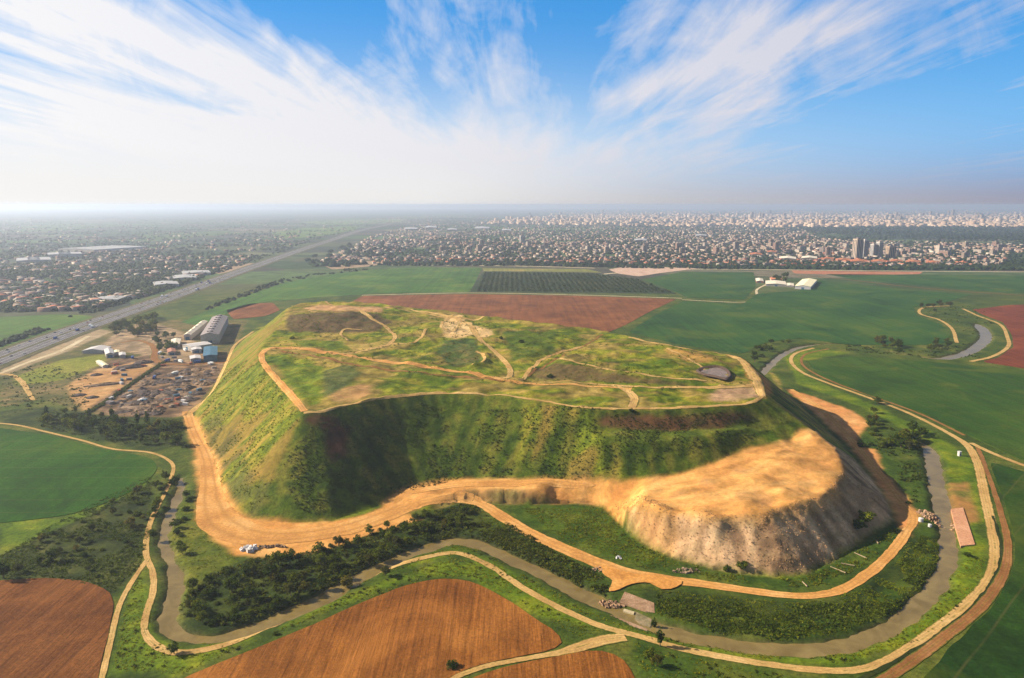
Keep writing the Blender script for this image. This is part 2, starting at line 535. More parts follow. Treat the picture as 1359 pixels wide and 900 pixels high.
class MB:
    def __init__(s): s.v = []; s.f = []; s.m = []

    def box(s, x0, y0, z0, x1, y1, z1, mi=0, bottom=False):
        n = len(s.v)
        s.v += [(x0, y0, z0), (x1, y0, z0), (x1, y1, z0), (x0, y1, z0), (x0, y0, z1), (x1, y0, z1), (x1, y1, z1), (x0, y1, z1)]
        fs = [(0, 1, 5, 4), (1, 2, 6, 5), (2, 3, 7, 6), (3, 0, 4, 7), (4, 5, 6, 7)]
        if bottom: fs.append((3, 2, 1, 0))
        for f in fs: s.f.append(tuple(n + k for k in f)); s.m.append(mi)
        return s

    def gable(s, x0, y0, x1, y1, z0, z1, mi=0, hip=0.0, wall=None):
        """ridge along x"""
        n = len(s.v); ym = (y0 + y1) / 2
        s.v += [(x0, y0, z0), (x1, y0, z0), (x1, y1, z0), (x0, y1, z0), (x0 + hip, ym, z1), (x1 - hip, ym, z1)]
        for f, w in (((0, 1, 5, 4), 0), ((2, 3, 4, 5), 0), ((1, 2, 5), 1), ((3, 0, 4), 1)):
            s.f.append(tuple(n + k for k in f)); s.m.append(mi if (not w or wall is None) else wall)
        return s

    def build(s, name, mats, parent=None, smooth=False, link=True):
        return mesh_obj(name, s.v, s.f, mats, parent, smooth, s.m, link)


# ------------------------------------------------------------------ albedo of the ground, zone by zone
C = np.zeros(GX.shape + (3,))
n_big = fbm(GX / 60, GY / 60, 4, 101); n_mid = fbm(GX / 16, GY / 16, 4, 111); n_sml = fbm(GX / 5, GY / 5, 3, 121)


def mix3(t, c1, c2, c3):
    t = np.clip(t, 0, 1)[..., None]
    c1, c2, c3 = map(np.array, (c1, c2, c3))
    return np.where(t < 0.5, c1 + (c2 - c1) * (t * 2), c2 + (c3 - c2) * (t * 2 - 1))


def stretch(n, k=2.2): return (n - 0.5) * k + 0.5


C[:] = mix3(stretch(0.5 * n_mid + 0.3 * n_big + 0.2 * n_sml, 2.6), (0.022, 0.038, 0.006), (0.045, 0.068, 0.008), (0.10, 0.10, 0.018))
wx = (fbm(GX / 12, GY / 12, 3, 201) - 0.5); wy = (fbm(GX / 12, GY / 12, 3, 211) - 0.5)
wx2 = (fbm(GX / 3.5, GY / 3.5, 2, 221) - 0.5); wy2 = (fbm(GX / 3.5, GY / 3.5, 2, 231) - 0.5)


def zone(poly, cols, warp=6.0, t=None, op=1.0):
    poly = np.asarray(poly)[:, :2]
    m = inside(poly, GX + warp * wx + warp * 0.5 * wx2, GY + warp * wy + warp * 0.5 * wy2)
    if t is None: t = stretch(0.4 * n_mid + 0.2 * n_big + 0.4 * n_sml, 2.6)
    c = mix3(t, *cols)
    C[m] = C[m] * (1 - op) + c[m] * op
    return m


GP = lambda L, z=0: np.array([P(x, y, z) for x, y in L])
DIRT = ((0.36, 0.160, 0.042), (0.47, 0.225, 0.062), (0.55, 0.30, 0.105))
SAND = ((0.36, 0.20, 0.075), (0.48, 0.30, 0.12), (0.56, 0.40, 0.18))
DKGR = ((0.010, 0.018, 0.004), (0.022, 0.036, 0.006), (0.05, 0.062, 0.010))
BRGR = ((0.040, 0.075, 0.005), (0.085, 0.125, 0.006), (0.16, 0.165, 0.010))
MEDG = ((0.018, 0.038, 0.005), (0.038, 0.066, 0.007), (0.08, 0.092, 0.012))
# scrub land left, banks, etc.
zone(GP([(0, 770), (0, 735), (60, 700), (130, 660), (200, 630), (200, 700), (180, 760), (150, 790), (100, 775), (40, 768)]), ((0.012, 0.020, 0.005), (0.032, 0.044, 0.008), (0.08, 0.078, 0.018)))
zone(GP([(0, 690), (80, 688), (160, 655), (210, 618), (200, 640), (150, 668), (80, 700), (0, 738)]), BRGR, 4)
zone(GP([(245, 640), (262, 680), (300, 725), (420, 735), (300, 790), (250, 830), (225, 800), (240, 760), (222, 720), (225, 690)]), ((0.03, 0.05, 0.006), (0.07, 0.088, 0.008), (0.14, 0.125, 0.018)))
zone(GP([(240, 800), (275, 765), (330, 740), (430, 728), (500, 705), (560, 680), (620, 668), (650, 690), (720, 740), (790, 780), (780, 800), (690, 740), (610, 712), (520, 745), (430, 790), (330, 832), (250, 836)]), DKGR)
zone(GP([(860, 800), (960, 812), (1060, 815), (1140, 800), (1200, 755), (1225, 700), (1252, 715), (1240, 770), (1190, 815), (1120, 840), (1040, 848), (950, 838), (860, 812)]), MEDG)
zone(GP([(850, 778), (960, 790), (1060, 800), (1140, 785), (1190, 745), (1215, 705), (1230, 720), (1200, 770), (1140, 810), (1060, 822), (950, 818), (850, 800)]), DKGR)
zone(GP([(150, 890), (170, 790), (190, 750), (200, 840), (250, 862), (330, 850), (470, 785), (590, 745), (650, 752), (790, 835), (700, 815), (620, 765), (560, 765), (440, 808), (330, 850), (240, 895)]), BRGR)
zone(GP([(220, 845), (300, 862), (430, 805), (540, 752), (610, 722), (700, 770), (800, 822), (870, 842), (1000, 868), (1130, 868), (1220, 820), (1262, 770), (1280, 700), (1310, 720), (1300, 790), (1220, 850), (1110, 885), (980, 872), (860, 845), (740, 800), (610, 735), (520, 760), (420, 808), (300, 865)]), BRGR)
zone(GP([(830, 845), (900, 868), (1060, 900), (1050, 960), (870, 960)]), MEDG)
zone(GP([(1120, 520), (1240, 575), (1290, 610), (1310, 690), (1270, 720), (1280, 660), (1240, 590), (1150, 545)]), BRGR)
zone(GP([(1030, 498), (1090, 530), (1150, 550), (1170, 600), (1230, 640), (1230, 700), (1205, 690), (1150, 600), (1085, 540)]), MEDG)
zone(GP([(1040, 472), (1075, 462), (1130, 468), (1060, 480), (1070, 500), (1140, 530), (1200, 560), (1130, 535), (1060, 510)]), BRGR)
zone(GP([(1258, 640), (1285, 640), (1300, 690), (1278, 700), (1262, 680)]), ((0.2, 0.10, 0.03), (0.26, 0.13, 0.04), (0.10, 0.11, 0.02)), 4)
# orange strip to the right of the hill
zone(GP([(1045, 516), (1085, 528), (1130, 545), (1155, 562), (1140, 575), (1135, 590), (1165, 598), (1168, 625), (1200, 655), (1222, 690), (1205, 712), (1190, 690), (1170, 650), (1135, 600), (1095, 560), (1060, 530)]), ((0.36, 0.15, 0.05), (0.46, 0.21, 0.07), (0.54, 0.30, 0.12)), 5)
# recycling yard
zone(GP([(0, 500), (60, 470), (130, 440), (215, 425), (330, 425), (300, 490), (262, 548), (130, 556), (60, 530), (0, 540)]), ((0.035, 0.048, 0.010), (0.085, 0.078, 0.022), (0.18, 0.125, 0.052)), 8)
zone(GP([(100, 505), (150, 478), (215, 468), (305, 470), (296, 490), (275, 522), (245, 552), (180, 558), (128, 548), (95, 520)]), ((0.05, 0.032, 0.021), (0.12, 0.074, 0.043), (0.27, 0.165, 0.09)), 6, stretch(0.5 * n_mid + 0.5 * n_sml, 3.2))
zone(GP([(88, 512), (130, 490), (195, 478), (205, 485), (150, 520), (112, 545), (95, 530)]), ((0.20, 0.11, 0.05), (0.33, 0.18, 0.07), (0.42, 0.26, 0.12)), 5)
zone(GP([(190, 425), (240, 440), (262, 455), (250, 480), (215, 475), (170, 468), (120, 470), (150, 445)]), ((0.08, 0.065, 0.032), (0.21, 0.145, 0.085), (0.40, 0.28, 0.17)), 6)
zone(GP([(20, 500), (80, 478), (140, 470), (140, 482), (80, 505), (20, 512)]), ((0.10, 0.12, 0.012), (0.15, 0.16, 0.015), (0.2, 0.18, 0.03)), 4)
zone(GP([(0, 478), (70, 452), (120, 435), (150, 440), (80, 470), (0, 500)]), ((0.16, 0.12, 0.06), (0.26, 0.19, 0.11), (0.34, 0.26, 0.17)), 4)
zone(GP([(0, 545), (60, 540), (140, 552), (245, 555), (250, 590), (200, 600), (120, 580), (0, 562)]), DKGR)
# hill
hill_t = stretch(0.35 * n_mid + 0.3 * n_big + 0.35 * n_sml, 2.6)
gz = np.zeros_like(GX); gz[mi] = g1
arcs = np.zeros_like(GX); arcs[mi] = s_rim
drim = np.zeros_like(GX); drim[mi] = d_rim
C[ihill] = mix3(stretch(0.35 * n_mid + 0.25 * n_big + 0.4 * n_sml, 3.8), (0.032, 0.052, 0.005), (0.13, 0.138, 0.007), (0.27, 0.205, 0.032))[ihill]
n_pat = fbm(GX / 30, GY / 18, 4, 141)
m = ihill & (n_pat > 0.545); C[m] = 0.4 * C[m] + 0.6 * mix3(stretch(n_sml, 2.5), (0.12, 0.075, 0.022), (0.2, 0.125, 0.035), (0.3, 0.2, 0.07))[m]
m = ihill & (n_pat < 0.42); C[m] = 0.5 * C[m] + 0.5 * mix3(stretch(n_sml, 2.5), (0.030, 0.068, 0.004), (0.08, 0.135, 0.005), (0.15, 0.18, 0.009))[m]
# streaks down the slopes
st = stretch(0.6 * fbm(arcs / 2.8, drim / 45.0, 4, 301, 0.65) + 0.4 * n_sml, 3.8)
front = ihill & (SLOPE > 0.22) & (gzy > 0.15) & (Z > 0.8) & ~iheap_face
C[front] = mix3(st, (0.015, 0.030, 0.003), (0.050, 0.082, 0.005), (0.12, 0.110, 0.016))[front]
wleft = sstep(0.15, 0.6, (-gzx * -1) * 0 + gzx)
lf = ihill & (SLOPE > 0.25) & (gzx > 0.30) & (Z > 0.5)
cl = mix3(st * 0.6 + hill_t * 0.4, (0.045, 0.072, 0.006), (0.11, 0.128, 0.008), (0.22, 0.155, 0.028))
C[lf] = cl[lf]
# two browner bands on the left slope and a worn brown foot
bz = fbm(arcs / 30, drim / 60, 3, 331)
m = lf & (bz > 0.56); C[m] = 0.45 * C[m] + 0.55 * np.array((0.18, 0.098, 0.028))
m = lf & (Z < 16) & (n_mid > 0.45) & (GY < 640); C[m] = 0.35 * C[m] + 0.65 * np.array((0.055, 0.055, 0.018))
# reddish scarp under the rim right of the middle and grassy terrace
zone(np.array([P(790, 547, 49), P(850, 547, 49), P(920, 546, 49), P(1005, 540, 49), P(960, 566, 40), P(900, 569, 40), P(840, 568, 40), P(800, 560, 43)]), ((0.06, 0.035, 0.014), (0.105, 0.048, 0.02), (0.07, 0.06, 0.016)), 4)
zone(np.array([P(800, 572, 38), P(900, 573, 38), P(960, 570, 38), P(1040, 553, 38), P(1050, 562, 36), P(1000, 574, 36), P(900, 585, 36), P(810, 585, 36)]), ((0.032, 0.055, 0.007), (0.065, 0.088, 0.009), (0.12, 0.115, 0.018)), 3)
zone(np.array([P(398, 552, 49), P(440, 546, 49), P(470, 560, 42), P(455, 600, 28), P(435, 620, 22), P(430, 575, 38)]), ((0.03, 0.022, 0.012), (0.085, 0.032, 0.017), (0.05, 0.05, 0.012)), 7)
# bench road, brown scarp, green hollow and the heap
bench = zone(np.vstack([f1_c[:, :2], e1_c[::-1, :2]]), DIRT, 2.0)
sc_ = e1_c[(e1_c[:, 0] < P(815, 662)[0]) & (e1_c[:, 1] > 440)]
zone(np.vstack([sc_[3:, :2], np.array([p[:2] for p in H0[2:8]])[::-1]]), ((0.13, 0.075, 0.028), (0.22, 0.125, 0.045), (0.12, 0.10, 0.03)), 4)
hs = np.zeros_like(GX); hs[mi] = s_e; hd = np.zeros_like(GX); hd[mi] = d_e
sth = stretch(0.65 * fbm(hs / 3.0, hd / 40.0, 4, 401) + 0.35 * n_sml, 3.2)
hface = iheap_face & (GX > P(812, 690)[0]) & (Z > 0.3)
C[hface] = mix3(sth, (0.15, 0.090, 0.050), (0.34, 0.210, 0.110), (0.51, 0.335, 0.19))[hface]
mw = hface & (GX < P(880, 700)[0] + 12 * wx * 2); C[mw] = 0.4 * C[mw] + 0.6 * mix3(sth, (0.3, 0.15, 0.055), (0.42, 0.23, 0.08), (0.50, 0.30, 0.13))[mw]
lip = hface & (Z > 18.5 + 3 * wx) & (GX < P(1080, 660)[0]); C[lip] = 0.35 * C[lip] + 0.65 * np.array((0.44, 0.24, 0.085))
zone(GP([(680, 672), (760, 668), (800, 672), (830, 700), (870, 735), (900, 748), (850, 752), (790, 735), (730, 708), (690, 690)]), ((0.018, 0.042, 0.004), (0.045, 0.075, 0.006), (0.10, 0.11, 0.012)), 4)
zone(GP([(850, 750), (950, 758), (1000, 766), (1060, 768), (1110, 748), (1190, 692), (1195, 712), (1150, 748), (1105, 776), (1040, 782), (960, 772), (880, 762)]), MEDG, 4)
# brown and bare patches on the top
T = lambda L: np.array([hit(*q) for q in L])
zone(T([(385, 418), (500, 416), (520, 428), (500, 440), (385, 440), (378, 428)]), ((0.035, 0.05, 0.014), (0.085, 0.05, 0.025), (0.10, 0.085, 0.03)), 5)
zone(T([(430, 405), (505, 408), (508, 416), (440, 413), (400, 409)]), ((0.25, 0.13, 0.06), (0.36, 0.2, 0.09), (0.42, 0.28, 0.14)), 4)
zone(T([(583, 432), (592, 420), (610, 418), (625, 430), (655, 444), (640, 448), (628, 444), (605, 450), (590, 447)]), ((0.30, 0.19, 0.07), (0.46, 0.30, 0.13), (0.54, 0.38, 0.19)), 6)
zone(T([(590, 452), (632, 450), (640, 478), (600, 485), (578, 468)]), ((0.025, 0.045, 0.012), (0.05, 0.08, 0.016), (0.16, 0.12, 0.04)), 5)
zone(T([(430, 525), (480, 510), (492, 512), (490, 525), (450, 536)]), ((0.20, 0.11, 0.04), (0.32, 0.18, 0.07), (0.20, 0.15, 0.04)), 5)
zone(T([(425, 494), (470, 486), (480, 496), (455, 515), (430, 528), (428, 510)]), ((0.035, 0.05, 0.014), (0.07, 0.085, 0.02), (0.13, 0.12, 0.03)), 5)
zone(T([(360, 476), (430, 487), (428, 510), (425, 535), (408, 538), (385, 512)]), ((0.04, 0.075, 0.006), (0.085, 0.125, 0.007), (0.16, 0.155, 0.012)), 4)
zone(T([(380, 452), (455, 452), (458, 464), (400, 460)]), ((0.04, 0.07, 0.006), (0.09, 0.12, 0.007), (0.16, 0.15, 0.012)), 3)
zone(T([(460, 458), (515, 452), (530, 456), (500, 462), (470, 466)]), ((0.2, 0.14, 0.04), (0.30, 0.2, 0.06), (0.2, 0.18, 0.03)), 4)
zone(T([(665, 440), (740, 440), (735, 470), (680, 480), (672, 455)]), ((0.025, 0.048, 0.006), (0.06, 0.09, 0.008), (0.12, 0.12, 0.012)), 5)
zone(T([(705, 488), (738, 482), (800, 494), (860, 502), (920, 509), (900, 512), (830, 508), (740, 505), (705, 503)]), ((0.05, 0.045, 0.015), (0.10, 0.065, 0.025), (0.10, 0.10, 0.02)), 4)
zone(T([(880, 462), (930, 470), (960, 480), (920, 482), (890, 472)]), ((0.2, 0.12, 0.03), (0.30, 0.17, 0.045), (0.18, 0.16, 0.02)), 4)
zone(T([(950, 516), (1005, 508), (1010, 526), (980, 534), (940, 530)]), ((0.2, 0.12, 0.07), (0.30, 0.19, 0.11), (0.24, 0.17, 0.07)), 4)
zone(T([(985, 476), (1000, 490), (1014, 508), (1015, 530), (1000, 512), (990, 495)]), DIRT, 3)
zone(np.array([P(1003, 492, 50), P(1012, 505, 50), P(1018, 530, 48), P(1024, 532, 40), P(1022, 505, 40)]), ((0.32, 0.13, 0.03), (0.42, 0.18, 0.045), (0.48, 0.25, 0.08)), 3)
# bare haul yard at the front left foot
zone(GP([(243, 550), (262, 555), (272, 585), (290, 615), (294, 642), (305, 664), (320, 681), (345, 690), (400, 695), (440, 692), (490, 682), (520, 668), (560, 690), (500, 706), (440, 728), (380, 740), (310, 738), (280, 712), (262, 690), (262, 640), (258, 600)]), DIRT, 4)
# machine tracks along the bench and the haul yard
bi = np.where(ihill & (SLOPE < 0.3) & inside(np.vstack([f1_c[:, :2], e1_c[::-1, :2]]), GX, GY))
bd, bs = polydist(f1_c, GX[bi], GY[bi])
tr_ = stretch(0.6 * fbm(bs / 45.0, bd / 1.8, 4, 501, 0.6) + 0.4 * fbm(bs / 18.0, bd / 6.0, 3, 511), 3.4)
C[bi] = (0.35 * C[bi] + 0.65 * mix3(tr_, (0.27, 0.125, 0.040), (0.46, 0.225, 0.065), (0.57, 0.33, 0.12)))
# faint round tyre marks on the heap
pr = hit(1052, 605); rr_ = np.abs(np.hypot((GX - pr[0]) / 10.5, (GY - pr[1]) / 9.0) - 1) + 0.5 * (n_sml - 0.5)
m = (rr_ < 0.12) & ihill; C[m] *= 0.62
for px_, py_, ra_ in ((1000, 660, 9), (940, 640, 7), (1070, 640, 6), (900, 655, 6), (985, 625, 5)):
    q_ = hit(px_, py_); m = (np.hypot(GX - q_[0], GY - q_[1]) + 8 * (n_mid - 0.5) < ra_) & ihill & (SLOPE < 0.3); C[m] = 0.6 * C[m] + 0.4 * np.array((0.30, 0.17, 0.075))
# wet dark margin of the river
mud = (e > -3.5) & (e < 0.6) & (RD < 60) & ~(ihill & (Z > 1)); C[mud] = (0.25 * C + 0.75 * np.array((0.17, 0.115, 0.055)))[mud]
wet = (e >= 0.6) & (e < 3.5) & (RD < 60) & ~(ihill & (Z > 1))
C[wet] = (0.5 * C + 0.5 * np.array((0.03, 0.04, 0.012)))[wet]
C = np.stack([blur(C[..., k], 1) for k in range(3)], -1)

# ------------------------------------------------------------------ ground / hill / spoil heap meshes (one grid, cut along the foot)
gm, nt, b = newmat('ground_cover')
at = N(nt, 'ShaderNodeAttribute'); at.attribute_name = 'albedo'
v = mapped(nt)
f1n = noise(nt, v, 0.42, 5, 0.7); f2n = noise(nt, v, 0.11, 4, 0.6, 0.5)
sepa = N(nt, 'ShaderNodeSeparateColor'); nt.links.new(at.outputs['Color'], sepa.inputs['Color'])
veg = maprange(nt, mth(nt, 'DIVIDE', sepa.outputs[1], sepa.outputs[0]), 0.55, 0.95, 0.38, 1.0)
c = mixc(nt, veg, at.outputs['Color'], ramp(nt, f1n, [(0.25, (0.38, 0.38, 0.36)), (0.5, (1, 1, 1)), (0.75, (1.65, 1.6, 1.5))]), 'MULTIPLY')
c = mixc(nt, 1.0, c, ramp(nt, f2n, [(0.3, (0.72, 0.76, 0.7)), (0.7, (1.28, 1.22, 1.2))]), 'MULTIPLY')
# far plain: a patchwork of fields, groves and built land
vo = N(nt, 'ShaderNodeTexVoronoi'); vo.inputs['Scale'].default_value = 1.0
mp = mapped(nt, (1 / 420, 1 / 260, 1), (0, 0, 0.5)); nt.links.new(mp, vo.inputs['Vector'])
sep = N(nt, 'ShaderNodeSeparateColor'); nt.links.new(vo.outputs['Color'], sep.inputs['Color'])
patch = ramp(nt, sep.outputs[0], [(0.0, (0.020, 0.035, 0.018)), (0.3, (0.04, 0.065, 0.022)), (0.5, (0.03, 0.038, 0.026)), (0.7, (0.07, 0.055, 0.038)), (0.85, (0.05, 0.095, 0.025)), (1, (0.13, 0.105, 0.07))])
patch = mixc(nt, 1.0, patch, ramp(nt, noise(nt, v, 0.02, 5, 0.7), [(0.3, (0.5, 0.55, 0.5)), (0.7, (1.5, 1.45, 1.45))]), 'MULTIPLY')
fa = N(nt, 'ShaderNodeAttribute'); fa.attribute_name = 'far'
c = mixc(nt, fa.outputs['Fac'], c, patch)
nt.links.new(c, b.inputs['Base Color'])
hsum = mth(nt, 'ADD', mth(nt, 'MULTIPLY', f1n, 0.8), mth(nt, 'MULTIPLY', f2n, 1.2))
bump(nt, b, hsum, 0.5, 0.7)

fi = (np.arange(NY - 1)[:, None] * NX + np.arange(NX - 1)[None, :])
QUADS = np.stack([fi, fi + 1, fi + NX + 1, fi + NX], -1).reshape(-1, 4)
cxm = (GX[:-1, :-1] + GX[1:, 1:]) / 2; cym = (GY[:-1, :-1] + GY[1:, 1:]) / 2
q_hill = inside(ring_c, cxm, cym).ravel()
heap_region = np.vstack([f1_c[:, :2], e1_c[-1:, :2], np.array([p[:2] for p in H0[::-1]])[5:]])
q_heap = inside(heap_region, cxm, cym).ravel() & q_hill & (cxm.ravel() > P(600, 660)[0])
q_hill &= ~q_heap
ALLV = np.stack([GX, GY, Z], -1).reshape(-1, 3)
FAR = np.maximum(sstep(1500, 2100, GY), np.maximum(sstep(1500, 2600, GX), sstep(-1100, -1700, GX))).ravel()
# the strip of land beyond the highway belongs to the far plain as well
hwy_l = np.array([P(-200, 530)[:2], P(0, 463)[:2], P(135, 420)[:2], P(250, 380)[:2], P(340, 349)[:2], P(420, 320)[:2], (-9000, 9000), (-9000, 500)])
FAR = np.maximum(FAR, inside(hwy_l, GX, GY).ravel() * 1.0)
CV = np.concatenate([C.reshape(-1, 3), np.ones((NX * NY, 1))], 1)


def sub_ground(name, qmask, label):
    Q = QUADS[qmask]; used = np.unique(Q); remap = np.full(NX * NY, -1); remap[used] = np.arange(len(used))
    me = fast_mesh(name, ALLV[used], remap[Q], gm, True)
    a = me.attributes.new('albedo', 'FLOAT_COLOR', 'POINT'); a.data.foreach_set('color', CV[used].astype(np.float32).ravel())
    a = me.attributes.new('far', 'FLOAT', 'POINT'); a.data.foreach_set('value', FAR[used].astype(np.float32))
    o = bpy.data.objects.new(name, me); COL.objects.link(o)
    return struct(o, label)


sub_ground('ground', ~(q_hill | q_heap), 'grassy river plain spreading out to the hazy horizon')
sub_ground('hill', q_hill, 'flat-topped grassy landfill hill with steep gullied green slopes')
sub_ground('spoil_heap', q_heap, 'bare orange earth bench and spoil heap against the foot of the hill')

# ------------------------------------------------------------------ water
wm, nt, b = newmat('river_water')
v = mapped(nt)
c = ramp(nt, noise(nt, v, 0.07, 5, 0.65, 1.0), [(0.38, (0.125, 0.085, 0.024)), (0.7, (0.205, 0.145, 0.048))])
nt.links.new(c, b.inputs['Base Color']); b.inputs['Roughness'].default_value = 0.28; b.inputs['Specular IOR Level'].default_value = 0.2
bump(nt, b, noise(nt, v, 0.5, 4, 0.6), 0.25, 0.25)


def ribbon_mesh(C3, width, zoff=0.35, jitter=0.0, cols=4, drape=True, flat=None, crown=0.0):
    C3 = np.asarray(C3); n = len(C3)
    T_ = np.gradient(C3[:, :2], axis=0); T_ /= np.maximum(1e-6, np.linalg.norm(T_, axis=1))[:, None]
    Nn = np.stack([-T_[:, 1], T_[:, 0]], 1)
    W_ = np.broadcast_to(np.asarray(width, float), (n,))
    V = []
    for k in range(cols + 1):
        t = k / cols - 0.5
        off = W_ * t
        if jitter and k in (0, cols):
            s = np.cumsum(np.r_[0, np.linalg.norm(np.diff(C3[:, :2], axis=0), axis=1)])
            off = off + jitter * 2 * (fbm(s / 5.0, np.full(n, k * 37.0 + C3[0, 0]), 3, 9) - 0.5)
        p = C3[:, :2] + Nn * off[:, None]
        z = H(p[:, 0], p[:, 1]) + zoff + crown * (1 - 4 * t * t) if flat is None else np.full(n, flat)
        V.append(np.c_[p, z])
    V = np.stack(V, 1).reshape(-1, 3)
    a = (np.arange(n - 1)[:, None] * (cols + 1) + np.arange(cols)[None, :])
    F = np.stack([a, a + cols + 1, a + cols + 2, a + 1], -1).reshape(-1, 4)[:, ::-1]
    return V, F


def set_across(me, n, cols):
    a = me.attributes.new('across', 'FLOAT', 'POINT')
    a.data.foreach_set('value', np.tile(np.linspace(-1, 1, cols + 1), n).astype(np.float32))


for A_, B_, nm_, lb_ in ((RIV1, RW1, 'river', 'muddy brown river looping round the foot of the hill'), (RIV2, RW2, 'stream', 'grey-blue stream winding between the far green fields')):
    rv, rf = ribbon_mesh(A_, B_ + 8, flat=WATER_Z)
    o = bpy.data.objects.new(nm_, fast_mesh(nm_, rv, rf, wm, True)); COL.objects.link(o)
    struct(o, lb_)

# ------------------------------------------------------------------ tracks
m_sand = track_mat('sandy_track', (0.32, 0.18, 0.06), (0.44, 0.27, 0.095), (0.52, 0.34, 0.14), 0.6)
m_apron = soil_mat('orange_earth', (0.36, 0.155, 0.038), (0.47, 0.215, 0.052), (0.54, 0.28, 0.085), 0.045, 0.5, 0.5)
m_dirt = track_mat('orange_haul_earth', (0.36, 0.165, 0.045), (0.47, 0.23, 0.065), (0.55, 0.31, 0.11), 0.0, 0.04, 0.5, 0.5, 0.0)
m_red = track_mat('reddish_track', (0.15, 0.062, 0.02), (0.23, 0.10, 0.033), (0.30, 0.15, 0.055), 0.5, 0.05, 0.6, 0.4)
m_pale = soil_mat('pale_track', (0.36, 0.28, 0.16), (0.46, 0.37, 0.23), (0.52, 0.44, 0.30), 0.03, 0.4, 0.3)


def track(name, pts, width, mat, label, zoff=0.35, jitter=0.5, step=2.5, world=False):
    zoff *= 0.45; jitter *= 0.55
    W3 = np.asarray(pts) if world else HP([q[:2] for q in pts])
    if not np.isscalar(width):
        W4 = np.c_[W3, np.asarray(width, float)]
    else:
        W4 = np.c_[W3, np.full(len(W3), width)]
    Cc = catmull(W4, step)
    nc = max(8, int(Cc[:, 3].max() / 2))
    V, F = ribbon_mesh(Cc[:, :3], Cc[:, 3] * 1.12, zoff, jitter, cols=nc)
    me = fast_mesh(name, V, F, mat, True); set_across(me, len(Cc), nc)
    o = bpy.data.objects.new(name, me); COL.objects.link(o)
    return struct(o, label)


track('dirt_track', [(-30, 560), (20, 564), (60, 573), (110, 585), (150, 596), (200, 601), (228, 615), (226, 638), (212, 668), (201, 690), (195, 712), (194, 735), (203, 762), (203, 785), (194, 815),
                     (192, 838), (207, 857), (232, 866), (262, 864), (310, 852), (380, 824), (440, 793), (490, 768), (560, 741), (603, 734), (640, 746), (700, 784), (755, 813), (800, 832), (850, 845),
                     (900, 860), (960, 872), (1020, 882), (1090, 890), (1140, 889), (1180, 875), (1240, 838), (1290, 797), (1316, 765), (1321, 735), (1316, 700), (1306, 655), (1296, 612), (1282, 590),
                     (1255, 573), (1205, 548), (1150, 527), (1100, 509), (1066, 495), (1050, 480), (1056, 469), (1080, 462)],
      [2.6] * 9 + [3.2] * 7 + [4] * 14 + [4.2] * 6 + [6] * 8 + [4.5] * 8, m_sand, 'pale sandy track following the outer bank of the river')
track('dirt_track', [(128, 930), (137, 893), (147, 850), (160, 800), (178, 768), (196, 742)], 2.6, m_sand, 'narrow sandy track along the edge of the furrowed field', 0.45)
track('dirt_track', [(1130, 925), (1180, 898), (1250, 848), (1305, 802), (1333, 758), (1337, 720), (1328, 680), (1315, 640), (1302, 605), (1296, 592)], [5, 5, 5, 5, 4.5, 4, 3.5, 3, 3, 3], m_red, 'reddish earth track outside the sandy river track', 0.45, 0.9)
m_ditch = soil_mat('ditch_weeds', (0.012, 0.02, 0.005), (0.022, 0.032, 0.007), (0.05, 0.045, 0.014))
track('ditch', [(1120, 912), (1165, 890), (1205, 869), (1250, 840), (1296, 800), (1325, 758), (1328, 722), (1318, 685)], [1.8, 2, 2, 2.2, 2, 1.8, 1.5, 1], m_ditch, 'dark weedy ditch between the sandy track and the reddish track', 0.4, 1.6)
track('dirt_track', [(1288, 588), (1320, 603), (1359, 618), (1410, 636)], 4.5, m_sand, 'sandy spur track leaving between two green fields', 0.5)
track('dirt_track', [(1280, 578), (1220, 549), (1160, 527), (1110, 509), (1078, 494), (1064, 482), (1070, 470), (1100, 463)], 3.0, m_red, 'faint second track beside the river track below the green field', 0.4, 0.8)
track('dirt_track', [(590, 905), (640, 886), (700, 874), (745, 866), (765, 860), (800, 850), (830, 846)], [3, 3, 3, 4, 6, 7, 6], m_sand, 'sandy track dividing the two ploughed brown fields', 0.5)
track('haul_road', [(248, 546), (258, 575), (273, 606), (279, 640), (281, 668), (296, 695), (340, 712), (400, 711), (460, 701), (510, 684), (550, 664)],
      [8, 8, 9, 12, 17, 24, 21, 17, 17, 17, 14], m_dirt, 'wide orange haul road curving round the near foot of the hill', 0.4, 1.5)
track('haul_road', [(530, 676), (575, 664), (610, 661), (640, 670), (668, 687), (700, 706), (750, 729), (800, 750), (835, 763), (880, 769), (930, 775), (1000, 785), (1060, 791), (1108, 786), (1150, 763), (1183, 733),
                    (1203, 706), (1212, 688), (1193, 662), (1170, 632), (1145, 602), (1115, 568), (1080, 536), (1050, 517)],
      [9, 8, 8, 8, 9, 9, 9, 10, 12, 9, 7, 6, 5.5, 5.5, 5.5, 5.5, 5, 5, 5, 5, 5, 6, 6, 4], m_dirt, 'orange service road running between the spoil heap and the river', 0.5, 1.2)
track('haul_road', [(545, 653), (600, 644), (677, 642), (740, 642), (790, 644)], [7, 8, 9, 6, 0.8], m_dirt, 'orange ramp climbing the bench to the top of the spoil heap', 0.45, 1.2)
TOPT = 'sandy track on the flat top of the hill, '
track('rim_track', [(403, 548), (425, 546), (470, 536), (530, 525.5), (580, 521.5), (640, 523.5), (700, 529.5), (760, 539), (800, 542), (850, 542), (900, 541), (960, 538), (1000, 533), (1011, 526)], 3.2, m_sand, 'pale sandy track along the near rim of the hill top', 0.55, 0.4)
track('rim_track', [(1011, 526), (1006, 508), (995, 490), (980, 476), (950, 468), (900, 461), (850, 451.5), (834, 448)], [6, 9, 10, 6, 4, 4, 4, 3], m_sand, 'pale sandy track along the far rim above the dark green field', 0.55, 0.5)
